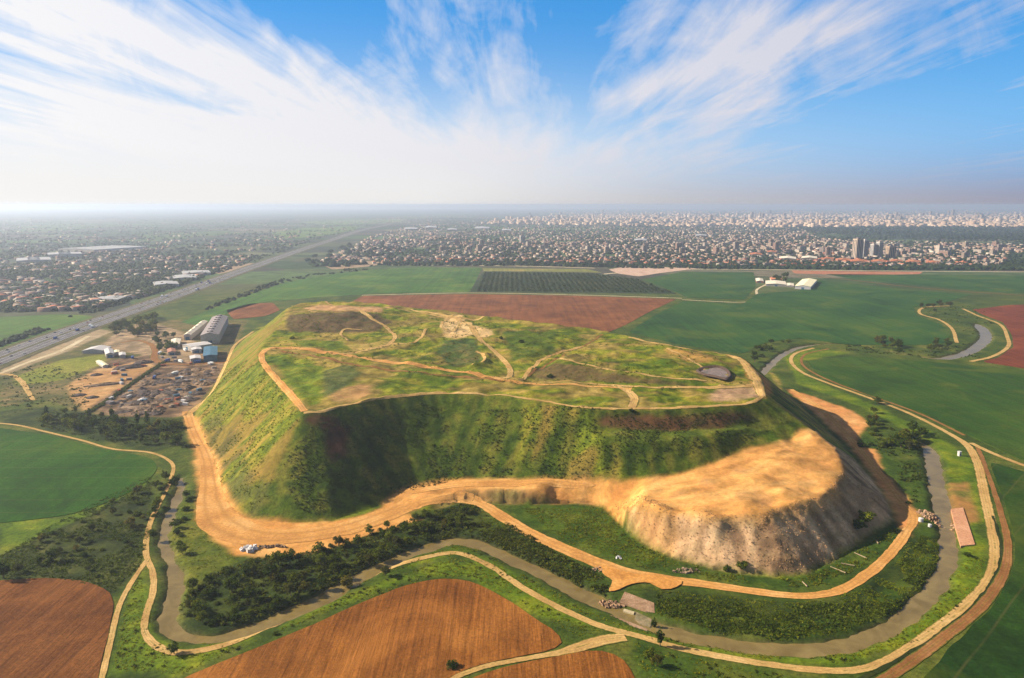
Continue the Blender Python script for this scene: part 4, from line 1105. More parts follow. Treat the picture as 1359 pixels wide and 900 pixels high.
def crown_mesh(name, seed, rx, rz, zc, nclump, per, leaf, mat):
    rng = np.random.default_rng(seed)
    pts = []; sz = []
    for k in range(nclump):
        d = rng.normal(size=3); d /= np.linalg.norm(d); r = rng.uniform(0.45, 1.0) ** 0.6
        cpos = np.array((d[0] * rx * r, d[1] * rx * r, zc + d[2] * rz * r * (1.0 if d[2] > 0 else 0.75)))
        cr = rng.uniform(0.22, 0.42) * rx
        p = rng.normal(size=(per, 3)); p /= np.linalg.norm(p, axis=1)[:, None]; p *= cr * rng.uniform(0.5, 1.0, (per, 1)); p[:, 2] *= 0.8
        pts.append(cpos + p); sz.append(np.full(per, leaf))
    core = rng.normal(size=(nclump * 2, 3)); core /= np.linalg.norm(core, axis=1)[:, None]
    core *= rng.uniform(0.2, 0.65, (len(core), 1)); core[:, :2] *= rx; core[:, 2] = zc + core[:, 2] * rz
    pts.append(core); sz.append(np.full(len(core), leaf * 1.9))
    V, F = leaf_quads(np.vstack(pts), np.concatenate(sz), rng)
    return fast_mesh(name, V, F, mat)


def trunk_mesh(seed, h, r):
    rng = random.Random(seed); V = []; F = []

    def limb(p0, p1, r0, r1):
        p0 = Vector(p0); p1 = Vector(p1); d = (p1 - p0).normalized(); a = d.orthogonal().normalized(); bb = d.cross(a); n = len(V)
        for p, rr in ((p0, r0), ((p0 + p1) / 2, (r0 + r1) / 2), (p1, r1)):
            for k in range(6):
                V.append(tuple(p + (a * math.cos(k * R(60)) + bb * math.sin(k * R(60))) * rr))
        for l in range(2):
            for k in range(6): F.append((n + l * 6 + k, n + l * 6 + (k + 1) % 6, n + l * 6 + 6 + (k + 1) % 6, n + l * 6 + 6 + k))
    limb((0, 0, -0.6), (0, 0, h * 0.5), r, r * 0.7)
    for k in range(4):
        an = rng.uniform(0, 6.28); rr = h * rng.uniform(0.18, 0.3)
        limb((0, 0, h * (0.38 + 0.04 * k)), (math.cos(an) * rr, math.sin(an) * rr, h * rng.uniform(0.68, 0.85)), r * 0.55, r * 0.2)
    me = bpy.data.meshes.new('trunk'); me.from_pydata(V, [], F); me.materials.append(m_bark); me.update()
    return me


KINDS = []
for k in range(5): KINDS.append(('round', crown_mesh('crown', 50 + k, 3.1, 2.7, 4.0, 34, 26, 0.33, m_leaf), trunk_mesh(k, 6, 0.3)))
for k in range(3): KINDS.append(('olive', crown_mesh('crown', 70 + k, 2.9, 2.1, 3.3, 30, 24, 0.31, m_leafb), trunk_mesh(20 + k, 5, 0.25)))
for k in range(2): KINDS.append(('slender', crown_mesh('crown', 90 + k, 1.5, 4.0, 4.6, 30, 24, 0.30, m_leaf), trunk_mesh(40 + k, 6, 0.22)))
for k in range(3): KINDS.append(('bush', crown_mesh('crown', 110 + k, 2.3, 1.5, 1.3, 26, 22, 0.28, m_leaf), trunk_mesh(60 + k, 2.2, 0.15)))
IDX = {'round': range(0, 5), 'olive': range(5, 8), 'slender': range(8, 10), 'bush': range(10, 13)}
rt = random.Random(21)


def plant_tree(x, y, kind, sc, label, group):
    k = rt.choice(list(IDX[kind]))
    nm = 'bush' if kind == 'bush' else 'tree'
    e_ = empty(nm, (x, y, float(H(x, y)) - 0.1), rt.uniform(0, 6.28), sc)
    e_.scale = (sc * rt.uniform(0.85, 1.15), sc * rt.uniform(0.85, 1.15), sc * rt.uniform(0.85, 1.2))
    tag(e_, label, 'bush' if kind == 'bush' else 'tree', group)
    for pn, me in (('crown', KINDS[k][1]), ('trunk', KINDS[k][2])):
        o = bpy.data.objects.new(pn, me); COL.objects.link(o); o.parent = e_
    return e_


def belt(poly, n, kinds, smin, smax, label, group, mind=3.0):
    pw = HP(poly); placed = []
    lo_, hi_ = pw[:, :2].min(0), pw[:, :2].max(0); tries = 0
    while len(placed) < n and tries < 6000:
        tries += 1
        q = (rt.uniform(lo_[0], hi_[0]), rt.uniform(lo_[1], hi_[1]))
        if not inside(pw[:, :2], np.array([q[0]]), np.array([q[1]]))[0]: continue
        if any((q[0] - a) ** 2 + (q[1] - b_) ** 2 < mind * mind for a, b_ in placed): continue
        if float(H(*q)) < -1.2: continue
        placed.append(q)
        k = rt.choice(kinds)
        plant_tree(q[0], q[1], k, rt.uniform(smin, smax), label[k], group + (' - ' + k if len(set(kinds)) > 1 else ''))


belt([(232, 812), (262, 775), (320, 745), (400, 735), (470, 714), (540, 690), (600, 671), (632, 688), (604, 702), (525, 738), (440, 776), (385, 802), (330, 825), (262, 832)], 120,
     ['round', 'round', 'olive', 'bush', 'bush'], 0.6, 1.15,
     {'round': 'dark round tree in the dense belt between haul road and near river', 'olive': 'olive-brown tree in the dense belt between haul road and near river', 'bush': 'green bush in the dense belt between haul road and near river'}, 'trees in the belt below the haul road', 3.6)
belt([(50, 548), (110, 548), (170, 560), (236, 566), (248, 590), (205, 594), (130, 582), (60, 562)], 48, ['round', 'round', 'olive', 'slender'], 0.9, 1.6,
     {'round': 'dark round tree in the belt behind the deep green field', 'olive': 'olive-toned tree in the belt behind the deep green field', 'slender': 'slender tree in the belt behind the deep green field'}, 'trees in the belt behind the field', 5.5)
belt([(0, 765), (20, 735), (70, 705), (120, 678), (190, 645), (192, 700), (182, 745), (150, 775), (115, 768), (60, 760)], 40, ['bush', 'bush', 'olive', 'bush'], 0.5, 1.05,
     {'bush': 'dark bush on the rough scrub slope above the furrowed field', 'olive': 'brownish small tree on the rough scrub above the furrowed field'}, 'scrub plants above the furrowed field', 4.5)
belt([(222, 640), (240, 640), (246, 680), (232, 700), (232, 735), (246, 740), (242, 700), (254, 660)], 14, ['round', 'bush'], 0.7, 1.15,
     {'round': 'dark tree on the bank of the narrow river beside the haul road', 'bush': 'dark bush on the bank of the narrow river beside the haul road'}, 'plants on the narrow river bank', 4)
belt([(208, 640), (224, 625), (228, 640), (208, 690), (200, 760), (200, 700)], 14, ['bush', 'bush', 'round'], 0.6, 1.0,
     {'round': 'tree in the strip between sandy track and narrow river', 'bush': 'low bush in the strip between sandy track and narrow river'}, 'plants between track and narrow river', 4)
belt([(148, 432), (205, 420), (208, 440), (195, 450), (150, 448), (140, 440)], 40, ['round', 'olive'], 1.3, 2.1,
     {'round': 'tall dark tree in the grove between highway and recycling yard', 'olive': 'tall olive-toned tree in the grove between highway and recycling yard'}, 'trees in the grove by the yard', 6)
belt([(205, 440), (225, 445), (238, 452), (228, 476), (212, 470), (205, 455)], 20, ['round', 'bush'], 1.0, 1.6,
     {'round': 'dark tree among the sheds of the recycling yard', 'bush': 'dark bush among the sheds of the recycling yard'}, 'plants among the sheds', 6)
belt([(1172, 588), (1180, 572), (1205, 566), (1230, 578), (1225, 592), (1200, 600)], 12, ['round', 'olive'], 1.0, 1.5,
     {'round': 'dark tree in the clump where the river bends past the orange strip', 'olive': 'brownish tree in the clump where the river bends past the orange strip'}, 'trees in the river bend clump', 4.5)
belt([(1150, 530), (1164, 526), (1170, 545), (1172, 570), (1150, 572), (1146, 552)], 7, ['olive', 'round'], 0.8, 1.3,
     {'round': 'dark tree in the small group above the orange strip', 'olive': 'brownish tree in the small group above the orange strip'}, 'trees above the orange strip', 4.5)
belt([(1135, 575), (1165, 570), (1185, 590), (1170, 605), (1145, 598)], 9, ['bush'], 1.0, 1.7, {'bush': 'green bush on the grass beside the orange strip'}, 'bushes beside the orange strip', 4)
belt([(1155, 450), (1175, 452), (1200, 460), (1195, 470), (1170, 464)], 11, ['round', 'olive'], 1.1, 1.8,
     {'round': 'dark tree on the stream bank between the far green fields', 'olive': 'brownish tree on the stream bank between the far green fields'}, 'trees on the far stream bank', 7)
belt([(1222, 458), (1255, 450), (1262, 460), (1235, 468)], 7, ['round', 'olive'], 1.1, 1.7,
     {'round': 'dark tree where the far stream turns towards the red field', 'olive': 'brownish tree where the far stream turns towards the red field'}, 'trees at the far stream turn', 7)
belt([(985, 472), (1015, 455), (1045, 450), (1048, 458), (1020, 468), (1000, 482)], 12, ['round', 'bush'], 1.0, 1.6,
     {'round': 'dark tree on the shaded stream bank behind the hill', 'bush': 'dark bush on the shaded stream bank behind the hill'}, 'plants on the shaded stream bank', 6)
belt([(1215, 405), (1262, 403), (1260, 412), (1235, 415)], 10, ['olive', 'bush'], 1.1, 1.7,
     {'olive': 'brownish tree in the loop of the far sandy track', 'bush': 'dark bush in the loop of the far sandy track'}, 'plants in the far track loop', 7)
belt([(1018, 372), (1040, 366), (1050, 372), (1040, 378)], 8, ['round'], 1.6, 2.4, {'round': 'dark tree beside the farm buildings in the green fields'}, 'trees at the farm', 8)
for (px, py, kind, sc, lab) in [
        (231, 868, 'round', 0.95, 'lone dark round tree standing on the sandy river track'), (461, 782, 'olive', 1.25, 'largest olive-brown tree beside the sandy track along the near river'),
        (512, 764, 'olive', 0.85, 'smaller olive-brown tree on the sandy track below the tree belt'), (868, 836, 'slender', 0.85, 'slender dark tree at the end of the river crossing'),
        (876, 858, 'slender', 1.0, 'taller dark tree where the tracks meet below the crossing'), (862, 872, 'bush', 1.2, 'dark bush beside the small ploughed field'),
        (872, 884, 'olive', 0.8, 'brownish small tree in the grass beside the small ploughed field'), (70, 745, 'round', 1.15, 'biggest dark tree on the scrub above the furrowed field'),
        (52, 750, 'round', 0.7, 'small dark tree beside the biggest tree on the scrub'), (5, 768, 'round', 1.3, 'dark tree at the corner of the furrowed field'),
        (1284, 738, 'bush', 0.8, 'lone bush on the grass below the concrete slab'), (1205, 668, 'bush', 0.7, 'lone bush on the grass beside the orange strip of earth'),
        (600, 886, 'bush', 1.1, 'green shrub growing in the large ploughed field'), (366, 842, 'bush', 0.55, 'small dark bush beside the ploughed field edge'),
        (1148, 690, 'bush', 2.4, 'large dark bush growing on the shaded side of the spoil heap'), (1140, 700, 'bush', 1.9, 'dark bush lower on the shaded side of the spoil heap'),
        (985, 752, 'bush', 1.3, 'green bush at the foot of the spoil heap'), (965, 757, 'bush', 1.0, 'smaller green bush at the foot of the spoil heap'),
        (838, 546, 'bush', 0.9, 'small dark bush beside the track junction on the hill'), (730, 501, 'bush', 1.2, 'dark bush on the bank of the hill top'), (692, 455, 'bush', 1.3, 'dark bush in the middle of the green hill top'),
        (388, 450, 'bush', 1.2, 'dark bush on the bright grass at the far end of the hill top'), (665, 450, 'bush', 1.1, 'dark bush beside the pale winding hilltop track')]:
    q = hit(px, py); plant_tree(q[0], q[1], kind, sc, lab, None) if False else None
    e_ = plant_tree(q[0], q[1], kind, sc, lab, None)
# orchard trees: the nearest rows of the citrus orchard
orch = np.array([P(*q) for q in [(645, 362), (785, 364), (845, 371.5), (893, 389), (800, 388), (628, 387)]])
pts = []
for x in np.arange(orch[:, 0].min(), orch[:, 0].max(), 13):
    for y in np.arange(orch[:, 1].min(), orch[:, 1].max(), 11): pts.append((x + RNG.uniform(-1, 1), y + RNG.uniform(-2, 2)))
pts = np.array(pts); pts = pts[inside(orch[:, :2], pts[:, 0], pts[:, 1])]


def tufts(name, cent, rad, leaf, per, mat, label, seed, hz=0.7, group=None):
    """ground cover nobody could count: one mesh of many leaf clumps"""
    rng = np.random.default_rng(seed); n = len(cent)
    d = rng.normal(size=(n, per, 3)); d /= np.linalg.norm(d, axis=2)[..., None]
    d[..., 2] = np.abs(d[..., 2]) * hz
    p = cent[:, None, :] + d * (rad[:, None, None] * rng.uniform(0.35, 1.0, (n, per, 1)))
    V, F = leaf_quads(p.reshape(-1, 3), np.repeat(leaf * rad, per), rng)
    o = bpy.data.objects.new(name, fast_mesh(name, V, F, mat)); COL.objects.link(o)
    return tag(o, label, None, None, 'stuff')


def scatter(poly, n, z=True, draped=True):
    pw = HP(poly) if draped else np.array([P(*q) for q in poly])
    out = []
    a0, b0 = pw[:, :2].min(0), pw[:, :2].max(0)
    while len(out) < n:
        q = RNG.uniform(a0, b0, (n * 3, 2)); k = inside(pw[:, :2], q[:, 0], q[:, 1]); out += list(q[k])
        if not k.any(): break
    q = np.array(out[:n]); return np.c_[q, H(q[:, 0], q[:, 1])]


tufts('orchard_trees', np.c_[pts, np.full(len(pts), 0.4)], RNG.uniform(3.6, 5.2, len(pts)), 0.36, 16, m_ftree, 'close dark rows of citrus trees in the orchard', 3, 1.0)['category'] = 'orchard'


def cover(name, polys, mat, label, r0, r1, per=20, leaf=0.30, seed=1, clump=0.45, hz=0.7):
    A = np.vstack([scatter(p, n) for p, n in polys])
    cl = fbm(A[:, 0] / 14, A[:, 1] / 14, 3, seed * 7)
    A = A[(cl > clump) & (A[:, 2] > -1.5)]
    r = RNG.uniform(r0, r1, len(A)) * (0.6 + 0.8 * RNG.random(len(A)) ** 2)
    return tufts(name, A, r, leaf, per, mat, label, seed, hz)


cover('riverside_scrub', [([(238, 806), (275, 765), (330, 742), (430, 730), (500, 707), (560, 684), (622, 668), (660, 695), (720, 742), (795, 785), (785, 796), (690, 740), (612, 708), (520, 742), (430, 788), (330, 830), (255, 836)], 2600),
                          ([(620, 668), (670, 692), (740, 735), (800, 765), (805, 792), (740, 765), (650, 715)], 900)],
      m_dscrub, 'dark riverside scrub below the haul road', 0.7, 2.0, seed=2, clump=0.36)
cover('river_bank_plants', [([(872, 790), (960, 800), (1060, 806), (1130, 795), (1190, 755), (1222, 712), (1250, 718), (1235, 765), (1190, 808), (1120, 838), (1040, 848), (950, 838), (872, 812)], 3600)],
      m_scrub, 'thick green plants on the bank inside the big river bend', 0.5, 1.6, seed=3, clump=0.40, hz=0.55)
cover('wild_grass', [([(150, 890), (168, 800), (188, 752), (192, 830), (230, 872), (330, 855), (470, 785), (600, 740), (640, 750), (740, 815), (800, 838), (765, 845), (700, 805), (620, 765), (570, 767), (440, 810), (330, 855), (240, 895)], 2200),
                     ([(222, 842), (300, 858), (430, 800), (540, 748), (610, 720), (700, 766), (800, 820), (870, 842), (1000, 864), (1130, 864), (1220, 815), (1262, 765), (1285, 740), (1310, 740), (1290, 790), (1220, 850), (1110, 885), (980, 870), (860, 848), (740, 802), (610, 735), (520, 758), (420, 806), (300, 863)], 2600),
                     ([(835, 850), (900, 870), (1040, 895), (1060, 940), (880, 960)], 700), ([(232, 640), (262, 690), (300, 730), (320, 745), (255, 790), (235, 765), (226, 720)], 600)],
      m_grass, 'rough wild grass along the river tracks', 0.3, 0.8, per=14, leaf=0.32, seed=4, clump=0.36, hz=0.5)
cover('bank_grass', [([(872, 796), (960, 806), (1060, 812), (1130, 800), (1192, 760), (1228, 712), (1250, 720), (1238, 770), (1192, 812), (1120, 842), (1040, 852), (950, 842), (872, 816)], 3800),
                     ([(630, 672), (700, 712), (800, 765), (800, 792), (720, 748), (640, 705)], 900), ([(690, 674), (800, 676), (850, 725), (940, 756), (860, 756), (760, 725)], 2200), ([(850, 780), (960, 792), (1060, 800), (1140, 785), (1190, 748), (1212, 712), (1200, 760), (1130, 800), (1060, 810), (950, 806)], 900)],
      m_grass, 'bright tall grass on the river banks below the service road', 0.3, 1.0, per=14, leaf=0.32, seed=11, clump=0.36, hz=0.55)
cover('track_shrubs', [([(150, 890), (168, 800), (188, 752), (192, 830), (230, 872), (330, 855), (470, 785), (600, 740), (640, 750), (740, 815), (800, 838), (700, 805), (620, 765), (570, 767), (440, 810), (330, 855), (240, 895)], 260),
                       ([(430, 800), (540, 748), (610, 720), (700, 766), (800, 820), (1000, 864), (1130, 864), (1220, 815), (1285, 740), (1310, 740), (1290, 790), (1220, 850), (1110, 885), (980, 870), (860, 848), (740, 802), (610, 735), (520, 758)], 300), ([(835, 850), (900, 870), (1040, 895), (1060, 940), (880, 960)], 160)],
      m_dscrub, 'small dark shrubs dotted through the grass by the river tracks', 0.5, 1.2, per=22, leaf=0.3, seed=12, clump=0.46)
cover('slope_scrub', [([(420, 560), (560, 535), (700, 540), (860, 560), (1000, 550), (1050, 560), (960, 600), (830, 630), (620, 630), (520, 655), (430, 685), (330, 680), (380, 610)], 15000)],
      m_dscrub, 'dark weeds streaking the near slope of the hill', 0.25, 1.0, per=9, leaf=0.38, seed=5, clump=0.40)
cover('slope_weeds', [([(345, 480), (400, 550), (400, 640), (330, 680), (292, 640), (265, 565), (300, 490)], 5200), ([(690, 675), (790, 672), (840, 715), (890, 745), (820, 742), (740, 705)], 900),
                      ([(860, 752), (950, 760), (1060, 770), (1110, 750), (1190, 698), (1190, 712), (1150, 748), (1100, 776), (1040, 780), (950, 770)], 1000)],
      m_scrub, 'yellow-green weeds on the sunny slope and below the spoil heap', 0.4, 1.1, per=14, leaf=0.34, seed=6, clump=0.46)
cover('hilltop_scrub', [([(355, 480), (700, 512), (840, 520), (1000, 515), (985, 480), (830, 452), (620, 420), (395, 415), (350, 465)], 6500)],
      m_scrub, 'scattered weeds on the flat top of the hill', 0.4, 1.6, per=11, seed=7, clump=0.47)
cover('rough_scrub', [([(0, 768), (0, 738), (60, 702), (130, 665), (200, 632), (200, 700), (185, 755), (150, 785), (100, 772), (40, 764)], 5200)],
      m_scrub, 'rough brown and green scrub above the furrowed field', 0.4, 1.3, per=14, seed=8, clump=0.38)
cover('yard_scrub', [([(0, 500), (60, 480), (120, 500), (120, 545), (0, 548)], 500), ([(45, 545), (240, 560), (250, 595), (130, 585), (50, 565)], 900), ([(1150, 550), (1235, 600), (1232, 650), (1215, 670), (1180, 620), (1160, 590)], 400),
                     ([(1120, 456), (1220, 466), (1300, 455), (1300, 475), (1200, 472), (1120, 466)], 500), ([(1210, 405), (1300, 408), (1320, 430), (1290, 445), (1230, 415)], 300)],
      m_dscrub, 'dark undergrowth by the yard and along the far stream', 0.8, 2.2, seed=9, clump=0.40)
A = scatter([(815, 668), (840, 662), (900, 680), (1000, 684), (1090, 660), (1120, 625), (1170, 665), (1150, 708), (1105, 742), (1060, 762), (1000, 760), (900, 740), (845, 712)], 5200)
tufts('spoil_lumps', A, RNG.uniform(0.1, 0.75, len(A)) ** 2 + 0.1, 0.55, 4, m_lump, 'loose lumps of earth and rubble covering the face of the spoil heap', 46, 0.5)
# ------------------------------------------------------------------ far groves and town trees
ico = ((0, 0, 1), (.894, 0, .447), (.276, .851, .447), (-.724, .526, .447), (-.724, -.526, .447), (.276, -.851, .447), (.724, .526, -.2), (-.276, .851, -.2), (-.894, 0, -.2), (-.276, -.851, -.2), (.724, -.526, -.2))
icoV = np.array(ico)
icoF = np.array([(0, 1, 2), (0, 2, 3), (0, 3, 4), (0, 4, 5), (0, 5, 1), (1, 6, 2), (2, 6, 7), (2, 7, 3), (3, 7, 8), (3, 8, 4), (4, 8, 9), (4, 9, 5), (5, 9, 10), (5, 10, 1), (1, 10, 6)])


def blobs(name, A, r, mat, label, seed, cat=None):
    rng = np.random.default_rng(seed); n = len(A)
    V = icoV[None] * (r[:, None, None] * rng.uniform(0.6, 1.4, (n, len(icoV), 1)))
    V[..., 2] = V[..., 2] * 0.9 + r[:, None] * 0.25
    V = V + A[:, None, :]
    F = (icoF[None] + (np.arange(n) * len(icoV))[:, None, None]).reshape(-1, 3)
    o = bpy.data.objects.new(name, fast_mesh(name, V.reshape(-1, 3), F, mat)); COL.objects.link(o)
    return tag(o, label, cat, None, 'stuff')


def pscatter(poly, n, clump=None, seed=0, sc=180):
    """uniform over the outline as surveyed, clustered by noise"""
    pp = np.array(poly, float); out = []
    while len(out) < n:
        q = RNG.uniform(pp.min(0), pp.max(0), (4000, 2)); q = q[inside(pp, q[:, 0], q[:, 1])]
        if not len(q): break
        d0 = (q[:, 0] - 679.5) / FPX; d1 = (450 - q[:, 1]) / FPX
        dz = -SP + d1 * CP; t = -CAMZ / dz
        w = np.stack([d0 * t, (CP + d1 * SP) * t, 0 * t], 1)
        if clump is not None: w = w[fbm(w[:, 0] / sc, w[:, 1] / sc, 3, seed) > clump]
        out += list(w)
    return np.array(out[:n])


LEFTLAND = [(-60, 412), (0, 415), (120, 412), (200, 392), (300, 358), (420, 318), (480, 303), (520, 292), (0, 288), (-60, 300)]
TOWN = [(490, 350), (560, 322), (640, 296), (720, 288), (1000, 290), (1420, 296), (1420, 358), (1060, 357), (880, 355), (700, 350)]
A = np.vstack([pscatter([(0, 412), (0, 352), (90, 348), (180, 350), (250, 352), (300, 345), (290, 362), (200, 392), (120, 412), (60, 402)], 3600, 0.38, 51),
               pscatter(LEFTLAND, 4200, 0.44, 52, 260)])
blobs('far_grove', A, RNG.uniform(4, 8, len(A)), m_ftree, 'dark groves spread over the hazy plain beyond the highway', 5)
A = np.vstack([pscatter(TOWN, 9500, 0.36, 53, 140), pscatter([(490, 353), (700, 353), (890, 357), (1060, 358), (1400, 359), (1400, 351), (1060, 350), (880, 349), (700, 345), (560, 345)], 2400, 0.30, 54, 90)])
blobs('town_trees', A, RNG.uniform(4, 9, len(A)), m_ftree, 'dark trees growing between the houses of the town', 6)
A = np.vstack([pscatter([(1060, 303), (1180, 301), (1420, 302), (1420, 320), (1250, 318), (1150, 312), (1080, 310)], 1500, 0.3, 55, 300), pscatter([(820, 296), (940, 293), (940, 300), (830, 303)], 250, 0.3, 56), pscatter([(400, 345), (480, 322), (560, 322), (490, 350), (430, 362)], 170, 0.45, 57)])
blobs('far_wood', A, RNG.uniform(7, 15, len(A)), m_ftree, 'broad dark wood between the town and the far city', 7)
A0 = pscatter([(0, 461), (130, 414), (250, 377), (340, 346), (430, 316), (480, 303), (478, 301), (425, 313), (335, 341), (245, 372), (125, 409), (0, 455)], 420, 0.42, 59, 70)
A = pscatter([(225, 428), (300, 398), (370, 372), (450, 358), (500, 352), (500, 357), (440, 364), (375, 376), (300, 403)], 200, 0.45, 58, 60)
A = np.vstack([A, A0])
blobs('verge_bushes', A, RNG.uniform(2.5, 5, len(A)), m_ftree, 'bushes along both sides of the highway', 8)

# ------------------------------------------------------------------ buildings
def wall_mat(name, stops):
    m, nt, b = newmat(name)
    o = N(nt, 'ShaderNodeObjectInfo'); g = N(nt, 'ShaderNodeNewGeometry')
    r = mth(nt, 'FRACT', mth(nt, 'ADD', o.outputs['Random'], mth(nt, 'MULTIPLY', g.outputs['Random Per Island'], 1.0)))
    c = ramp(nt, r, stops)
    v = mapped(nt)
    c = mixc(nt, 1.0, c, ramp(nt, noise(nt, v, 0.25, 4, 0.6), [(0.3, (0.85,) * 3), (0.7, (1.12,) * 3)]), 'MULTIPLY')
    nt.links.new(c, b.inputs['Base Color']); b.inputs['Roughness'].default_value = 0.85
    return m


m_wall = wall_mat('house_plaster', [(0, (0.34, 0.25, 0.18)), (0.3, (0.20, 0.145, 0.11)), (0.5, (0.48, 0.40, 0.32)), (0.7, (0.15, 0.11, 0.10)), (0.85, (0.24, 0.14, 0.10)), (1, (0.30, 0.20, 0.14))])
m_roofr = wall_mat('clay_tiles', [(0, (0.32, 0.10, 0.06)), (0.5, (0.42, 0.16, 0.09)), (1, (0.30, 0.15, 0.11))])
m_roofw = wall_mat('flat_roof', [(0, (0.30, 0.25, 0.22)), (0.4, (0.17, 0.145, 0.14)), (0.8, (0.26, 0.20, 0.18)), (0.9, (0.55, 0.50, 0.46)), (1, (0.35, 0.30, 0.27))])
m_tan = wall_mat('tan_stone', [(0, (0.50, 0.34, 0.22)), (0.5, (0.34, 0.23, 0.16)), (1, (0.58, 0.44, 0.32))])
m_towerw = wall_mat('tower_plaster', [(0, (0.50, 0.44, 0.38)), (0.5, (0.60, 0.56, 0.52)), (1, (0.44, 0.38, 0.34))])
m_win = plain_mat('window_glass', (0.05, 0.06, 0.075), 0.2, 1, 0.2)
m_ored = soil_mat('orange_red_roof', (0.33, 0.10, 0.045), (0.40, 0.14, 0.065), (0.38, 0.18, 0.10), 0.02)
m_met = plain_mat('grey_sheet_metal', (0.24, 0.205, 0.20), 0.2, 0.3, 0.6)
m_metl = plain_mat('pale_sheet_metal', (0.62, 0.54, 0.42), 0.15, 0.3, 0.6)
m_white = plain_mat('white_sheet', (0.46, 0.43, 0.42), 0.08, 0.3, 0.6)
m_metl2 = plain_mat('grey_white_sheet', (0.33, 0.32, 0.32), 0.15, 0.3, 0.6)
m_teal = plain_mat('blue_sheet', (0.06, 0.13, 0.19), 0.2, 0.3, 0.5)
m_cream = plain_mat('cream_sheet', (0.72, 0.64, 0.42), 0.08, 0.3, 0.6)
m_conw = plain_mat('concrete_wall', (0.38, 0.34, 0.30), 0.2, 0.3)


def winrows(mb, x0, y0, x1, y1, z0, fl, n, mi, step=3.1, d=0.05):
    """window openings as thin dark panes set on the four sides"""
    for f in range(fl):
        za = z0 + f * step + 1.0; zb = za + 1.4
        for k in range(n):
            a = x0 + (x1 - x0) * (k + 0.3) / n; c_ = x0 + (x1 - x0) * (k + 0.7) / n
            mb.box(a, y0 - d, za, c_, y0, zb, mi); mb.box(a, y1, za, c_, y1 + d, zb, mi)
        m_ = max(1, n - 1)
        for k in range(m_):
            a = y0 + (y1 - y0) * (k + 0.3) / m_; c_ = y0 + (y1 - y0) * (k + 0.7) / m_
            mb.box(x0 - d, a, za, x0, c_, zb, mi); mb.box(x1, a, za, x1 + d, c_, zb, mi)


house_v = []
for (L, W_, hh, rh, hip) in ((12, 9, 6.2, 9.0, 3), (10, 9, 3.4, 6.0, 0), (15, 10, 6.5, 9.6, 4), (18, 8, 6.0, 8.4, 0)):
    mb = MB(); mb.box(-L / 2, -W_ / 2, 0, L / 2, W_ / 2, hh, 0); mb.gable(-L / 2 - .5, -W_ / 2 - .5, L / 2 + .5, W_ / 2 + .5, hh, rh, 1, hip)
    winrows(mb, -L / 2, -W_ / 2, L / 2, W_ / 2, 0, max(1, int(hh / 3)), 4, 2)
    house_v.append(('tiled', mb.build('house', [m_wall, m_roofr, m_win], link=False).data))
for (L, W_, hh) in ((13, 11, 7.0), (16, 12, 9.5), (20, 11, 6.5)):
    mb = MB(); mb.box(-L / 2, -W_ / 2, 0, L / 2, W_ / 2, hh, 0); mb.box(-L / 2 + .4, -W_ / 2 + .4, hh, L / 2 - .4, W_ / 2 - .4, hh + 0.25, 1); mb.box(-2, -2, hh + .25, 2, 2, hh + 2.6, 0)
    winrows(mb, -L / 2, -W_ / 2, L / 2, W_ / 2, 0, int(hh / 3), 4, 2)
    house_v.append(('flat', mb.build('house', [m_wall, m_roofw, m_win], link=False).data))
apt_v = []
for (L, W_, fl) in ((24, 15, 6), (32, 14, 5), (20, 18, 8), (40, 15, 4)):
    hh = fl * 3.1; mb = MB(); mb.box(-L / 2, -W_ / 2, 0, L / 2, W_ / 2, hh, 0); mb.box(-L / 2 + .4, -W_ / 2 + .4, hh, L / 2 - .4, W_ / 2 - .4, hh + .3, 1); mb.box(-3, -3, hh + .3, 3, 3, hh + 3.2, 0)
    winrows(mb, -L / 2, -W_ / 2, L / 2, W_ / 2, 0, fl, 6, 2)
    for k in (-1, 1): mb.box(k * L / 4 - 2, -W_ / 2 - 1.2, 0, k * L / 4 + 2, -W_ / 2 - 0.06, hh - 1.5, 0)
    apt_v.append(mb.build('apartment_block', [m_wall, m_roofw, m_win], link=False).data)
rb_ = random.Random(31)


def put(name, me, x, y, rz, sc, label, cat, group, z=0.0):
    o = bpy.data.objects.new(name, me); COL.objects.link(o); o.location = (x, y, z); o.rotation_euler.z = rz; o.scale = sc
    return tag(o, label, cat, group)


def spaced(polys, n, dmin, seed, clump=0.35):
    out = []; A = np.vstack([pscatter(p, int(w * n * 6), clump, seed, 120) for p, w in polys]); RNG.shuffle(A)
    cell = {}
    for q in A:
        k = (int(q[0] // dmin), int(q[1] // dmin))
        if any((k[0] + i, k[1] + j) in cell for i in (-1, 0, 1) for j in (-1, 0, 1)): continue
        cell[k] = 1; out.append(q)
    return np.array(out)


HZONES = [([(495, 350), (560, 336), (640, 330), (700, 330), (700, 349), (600, 350)], 1.2), ([(690, 349), (700, 326), (860, 326), (1020, 330), (1060, 345), (1060, 355), (880, 353)], 2.2), ([(1060, 355), (1060, 334), (1340, 338), (1330, 354)], 1.3)]
hp = spaced(HZONES, 600, 19, 61, 0.30)
hp = hp[np.argsort(hp[:, 1])]
near_h, rest_h = hp[:280], hp[280:1500]
for x, y, _ in near_h:
    kind, me = house_v[rb_.randrange(7)]
    px = 679.5 + FPX * x / (y * CP + CAMZ * SP)
    where = 'at the near edge of the town behind the red field and orchard' if px < 900 else 'at the near edge of the town behind the dark green fields'
    put('house', me, x, y, rb_.choice((0.2, 0.5, 1.77, 2.0)) + rb_.uniform(-.15, .15), (rb_.uniform(.9, 1.3), rb_.uniform(.9, 1.3), rb_.uniform(.9, 1.3)),
        ('red-tiled house ' if kind == 'tiled' else 'flat-roofed pale house ') + where, 'house', ('red-tiled houses ' if kind == 'tiled' else 'flat-roofed houses ') + where)


